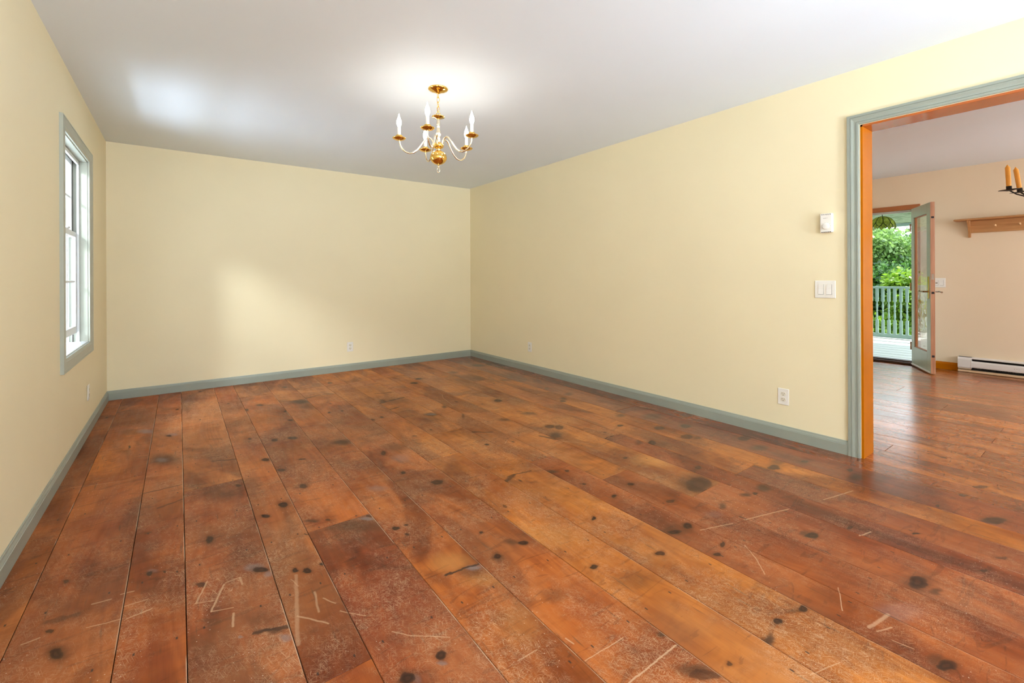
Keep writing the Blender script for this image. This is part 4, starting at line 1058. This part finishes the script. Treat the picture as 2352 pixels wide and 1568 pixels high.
# ---------------------------------------------------------------- outlets, switches, thermostat
m_rec = paint('receptacle_plastic', (226, 218, 196), .35, .01, 10, .02, 300)
def outlet(loc, rz, label):
    """built in the x-z plane facing -y, then turned onto its wall"""
    t = empty('outlet'); w2_, h2 = .0365, .0575
    pl = MB(); pl.box((-w2_, -.0055, -h2), (w2_, 0, h2), .003).build('wall_plate', m_plastic, t)
    for s in (-1, 1):
        z = s*.0195; r = MB(); n = 20; pts = []
        for i in range(n):
            a = 2*PI*i/n; x = .0170*math.cos(a); y = .0165*math.sin(a); y = max(-.0135, min(.0135, y)); pts.append((x, y))
        r.prism((0, -.0052, z), (0, -.0072, z), (1, 0, 0), (0, 0, 1), pts); o = r.build('receptacle', m_rec, t)
        MB().box((-.0075, -.0076, z-.001), (-.0055, -.0070, z+.0085)).box((.0055, -.0076, z), (.0075, -.0070, z+.0075)).lathe([(.0026, 0), (.0026, .0006)], (0, -.0070, z-.0085), 10, (0, -1, 0)).build('slots', m_dark, o)
    MB().lathe([(.0028, 0), (.0024, .001), (0, .0012)], (0, -.0055, 0), 10, (0, -1, 0)).build('screw', m_plastic, t)
    t.location = loc; t.rotation_euler = (0, 0, rz); tag(t, label, 'outlet', 'duplex outlets on the walls'); return t
PX = .0009
outlet((-1.734, -PX, .2945), 0, 'white duplex outlet on the back wall above the baseboard')
outlet((-PX, -1.388, .2960), -PI/2, 'white duplex outlet on the right wall near the far corner')
outlet((-PX, -4.2505, .2925), -PI/2, 'white duplex outlet on the right wall near the cased opening')
outlet((XL+PX, -1.102, .300), PI/2, 'white duplex outlet on the left wall below the window')
outlet((XF-PX, -4.246, .300), -PI/2, 'white outlet half hidden behind the open garden door')
def switch(loc, rz, gangs, label, knob=False):
    t = empty('light_switch'); w2_ = .0365 + .023*(gangs-1); h2 = .0575
    MB().box((-w2_, -.0055, -h2), (w2_, 0, h2), .003).build('wall_plate', m_plastic, t)
    for g in range(gangs):
        x = (g-(gangs-1)/2)*.046
        MB().box((x-.0172, -.0060, -.0340), (x+.0172, -.0048, .0340)).build('bezel', m_rec, t)
        rk = MB(); rk.prism((x-.0155, 0, 0), (x+.0155, 0, 0), (0, -1, 0), (0, 0, 1), [(.005, -.0325), (.0105, -.0325), (.0070, 0), (.0085, .0325), (.005, .0325)]); rk.build('rocker', m_plastic, t)
        MB().box((x-.0155, -.0064, -.0345), (x+.0155, -.0058, -.0328)).box((x+.0157, -.0064, -.0330), (x+.0170, -.0058, .0330)).build('gap', m_thr, t)
    for x in ([-(w2_-.0135), (w2_-.0135)] if gangs == 2 else [0]):
        for z in (-.047, .047): MB().lathe([(.0026, 0), (.0022, .0010), (0, .0012)], (x, -.0055, z), 10, (0, -1, 0)).build('screw', m_plastic, t)
    t.location = loc; t.rotation_euler = (0, 0, rz); tag(t, label, 'switch', 'rocker switch plates'); return t
switch((-PX, -4.509, 1.053), -PI/2, 2, 'white double rocker light switch beside the cased opening')
switch((XF-PX, -4.3185, 1.053), -PI/2, 2, 'white rocker switch plate beside the open garden door')
th = empty('thermostat')
MB().box((-.0345, -.030, -.062), (.0345, 0, .062), .004).build('housing', m_plastic, th)
MB().lathe([(.0200, 0), (.0205, .004), (.0185, .010), (.0165, .011), (0, .011)], (0, -.030, -.022), 32, (0, -1, 0)).build('dial', m_plastic, th)
for s, z in ((1, .0545), (-1, -.0595)):
    sl_ = MB()
    for i in range(5): sl_.box((-.0245 + i*.0115, -.0308, z-.0022), (-.0195 + i*.0115, -.0295, z+.0022))
    sl_.build('vent_slots', m_dark, th)
tm = MB()
for i in range(7):
    a = math.radians(200 - i*33); r = .0255
    tm.box((r*math.cos(a)-.0012, -.0304, -.022 + r*math.sin(a)-.0008), (r*math.cos(a)+.0012, -.0298, -.022 + r*math.sin(a)+.0008))
m_print = paint('grey_print', (150, 142, 124), .6, .02)
tm.box((-.016, -.0304, .0300), (.002, -.0298, .0322)); tm.box((.003, -.0304, .0305), (.012, -.0298, .0315)); tm.build('dial_marks', m_print, th)
th.location = (-PX, -4.5245, 1.487); th.rotation_euler = (0, 0, -PI/2); tag(th, 'white wall thermostat with round dial above the light switch', 'thermostat')

# ---------------------------------------------------------------- next room: peg shelf, heater, candle chandelier
m_pine = streaky('honey_pine', (176, 122, 70), (198, 146, 92), .45, 1)
m_pinev = streaky('honey_pine_upright', (176, 122, 70), (198, 146, 92), .45, 2)
m_peg = streaky('pale_turned_wood', (208, 162, 112), (224, 184, 136), .4, 0)
sh = empty('peg_shelf', (XF, -5.2, 1.80)); tag(sh, 'pine wall shelf with a row of wooden pegs', 'shelf')
MB().box((XF-.135, -6.35, 1.783), (XF, -4.470, 1.803), .005).build('shelf_board', m_pine, sh)
MB().box((XF-.020, -6.22, 1.640), (XF, -4.600, 1.782), .002).build('back_board', m_pine, sh)
for y in (-4.590, -6.23):
    b = MB(); b.prism((XF, y-.010, 0), (XF, y+.010, 0), (-1, 0, 0), (0, 0, 1), [(0, 1.588), (.018, 1.588), (.030, 1.61), (.040, 1.66), (.062, 1.71), (.100, 1.745), (.118, 1.765), (.118, 1.783), (0, 1.783)]); b.build('bracket', m_pinev, sh)
for i in range(8):
    y = -4.804 - i*.188; MB().lathe([(.006, 0), (.0055, .045), (.005, .050), (.010, .058), (.0115, .066), (.009, .074), (0, .076)], (XF-.020, y, 1.703), 14, (-1, 0, .12)).build('peg', m_peg, sh)

ht = empty('baseboard_heater', (XF, -5.4, 0)); tag(ht, 'long white electric baseboard heater under the peg shelf', 'heater')
hx = XF; y0, y1 = -6.6, -4.492
MB().box((hx-.008, y0, .006), (hx, y1, .172)).build('back_plate', m_dark, ht)
m_htr = paint('white_enamel', (226, 218, 208), .3, .02, 8, .04, 120)
MB().prism((hx, y1, 0), (hx, y0, 0), (-1, 0, 0), (0, 0, 1), [(0, .176), (.050, .176), (.064, .170), (.064, .160), (.058, .160), (.052, .168), (0, .168)]).build('top_cover', m_htr, ht)
MB().prism((hx, y1-.115, 0), (hx, y0, 0), (-1, 0, 0), (0, 0, 1), [(.058, .060), (.066, .060), (.070, .072), (.070, .118), (.064, .136), (.056, .136), (.056, .130), (.062, .116), (.062, .074), (.058, .068)]).build('front_panel', m_htr, ht)
MB().prism((hx, y1, 0), (hx, y1-.115, 0), (-1, 0, 0), (0, 0, 1), [(.0, .046), (.064, .046), (.071, .060), (.071, .150), (.064, .176), (0, .176)]).build('end_cover', m_htr, ht)
MB().box((hx-.0725, y1-.1165, .050), (hx-.060, y1-.1135, .160)).build('panel_seam', m_plastic, ht)
MB().box((hx-.066, y1-.11, .038), (hx-.02, y1-.004, .046)).build('lower_lip', m_bare, ht)
MB().box((hx-.068, y0, .003), (hx-.004, y1, .026), .002).build('wood_base', m_bare, ht)
fn = MB()
for i in range(150): fn.box((hx-.050, y1-.12-i*.0125, .045), (hx-.012, y1-.1195-i*.0125-.0012, .112))
m_fin = metal('grey_fins', (104, 92, 84), .5); f_ = fn.build('heating_fins', m_fin, ht); f_['kind'] = 'stuff'
pm = MB()
for dy, dz in ((0, 0), (.018, .001), (.034, 0)): pm.box((hx-.0712, y1-.455-dy-.003, .094+dz), (hx-.0698, y1-.455-dy+.003, .098+dz))
pm.build('maker_mark', m_print, ht)

cc_ = empty('candle_chandelier', (2.16, -5.42, H)); tag(cc_, 'black iron chandelier holding orange candles in the next room', 'chandelier')
m_iron = metal('black_iron', (60, 52, 46), .45); m_wax = paint('orange_wax', (236, 160, 60), .35, .05, 20, .05, 60)
CC = Vector((2.10, -5.52, 1.72))
MB().lathe([(0, .30), (.010, .29), (.008, .12), (.022, .09), (.026, .05), (.012, .02), (.030, .0), (.012, -.03), (.006, -.06), (0, -.07)], CC, 18).build('hub', m_iron, cc_)
MB().tube([CC + Vector((0, 0, .29)), (CC.x, CC.y, H-.02)], .005, 8).lathe([(0, H), (.05, H), (.045, H-.02), (0, H-.025)], (CC.x, CC.y, 0), 20).build('rod', m_iron, cc_)
PN = [(-.2195, .384-.0, 1.818, .10, -.02), (-.128, .330, 1.806, .22, .0), (.36, .20, 1.81, .05, .05), (.22, -.36, 1.81, .0, .05), (-.30, -.30, 1.81, .05, 0)]
PANS = [((1.923, -5.132), 1.820, .085), ((2.029, -5.181), 1.810, .235), ((2.46, -5.38), 1.815, .05), ((2.36, -5.80), 1.815, -.05), ((1.98, -5.86), 1.815, .03)]
for (px, py), pz, lean in PANS:
    P = Vector((px, py, pz)); d = Vector((CC.x-px, CC.y-py, 0)); rt = Vector((R.x, R.y, 0)).normalized()
    arm = MB().tube([P, P + d*.10 + Vector((0, 0, -.035)), P + d*.28 + Vector((0, 0, -.068)), P + d*.55 + Vector((0, 0, -.080)), P + d*.8 + Vector((0, 0, -.065)), P + d*.97 + Vector((0, 0, -.02))], .0052, 8).build('arm', m_iron, cc_)
    ax = (rt*-lean*.8 + Vector((0, 0, 1))).normalized()
    MB().lathe([(0, -.006), (.012, -.006), (.030, -.002), (.060, .004), (.062, .006), (.030, .003), (0, .001)], P, 24, ax).build('drip_pan', m_iron, arm)
    MB().lathe([(.0165, 0), (.0165, .034), (.0150, .034), (.0150, .01), (0, .01)], P, 18, ax).build('socket', m_iron, arm)
    MB().lathe([(.0150, .008), (.0152, .180), (.0130, .186), (.004, .200), (.0015, .206), (0, .207)], P, 18, ax).build('candle', m_wax, arm)

# porch outside the left window: white railing
wr = empty('white_railing', (-5.5, 0, 0)); tag(wr, 'white railing seen through the left window', 'railing')
MB().box((-5.55, -3.2, .95), (-5.45, 6, 1.0), .004).box((-5.53, -3.2, .12), (-5.47, 6, .17), .004).build('rail', m_wtr, wr)
bp = MB().box((-5.52, -.02, .17), (-5.48, .02, .95), .002).build('baluster', m_wtr, wr)
for i in range(1, 60):
    o = bp.copy(); col.objects.link(o); o.location = (o.location.x, o.location.y - 3.1 + i*.15, o.location.z)
bp.location.y = -3.1
struct(MB().box((-40, -20, -.35), (XL-.13, 40, -.15)).build('side_yard_ground', m_wtr))
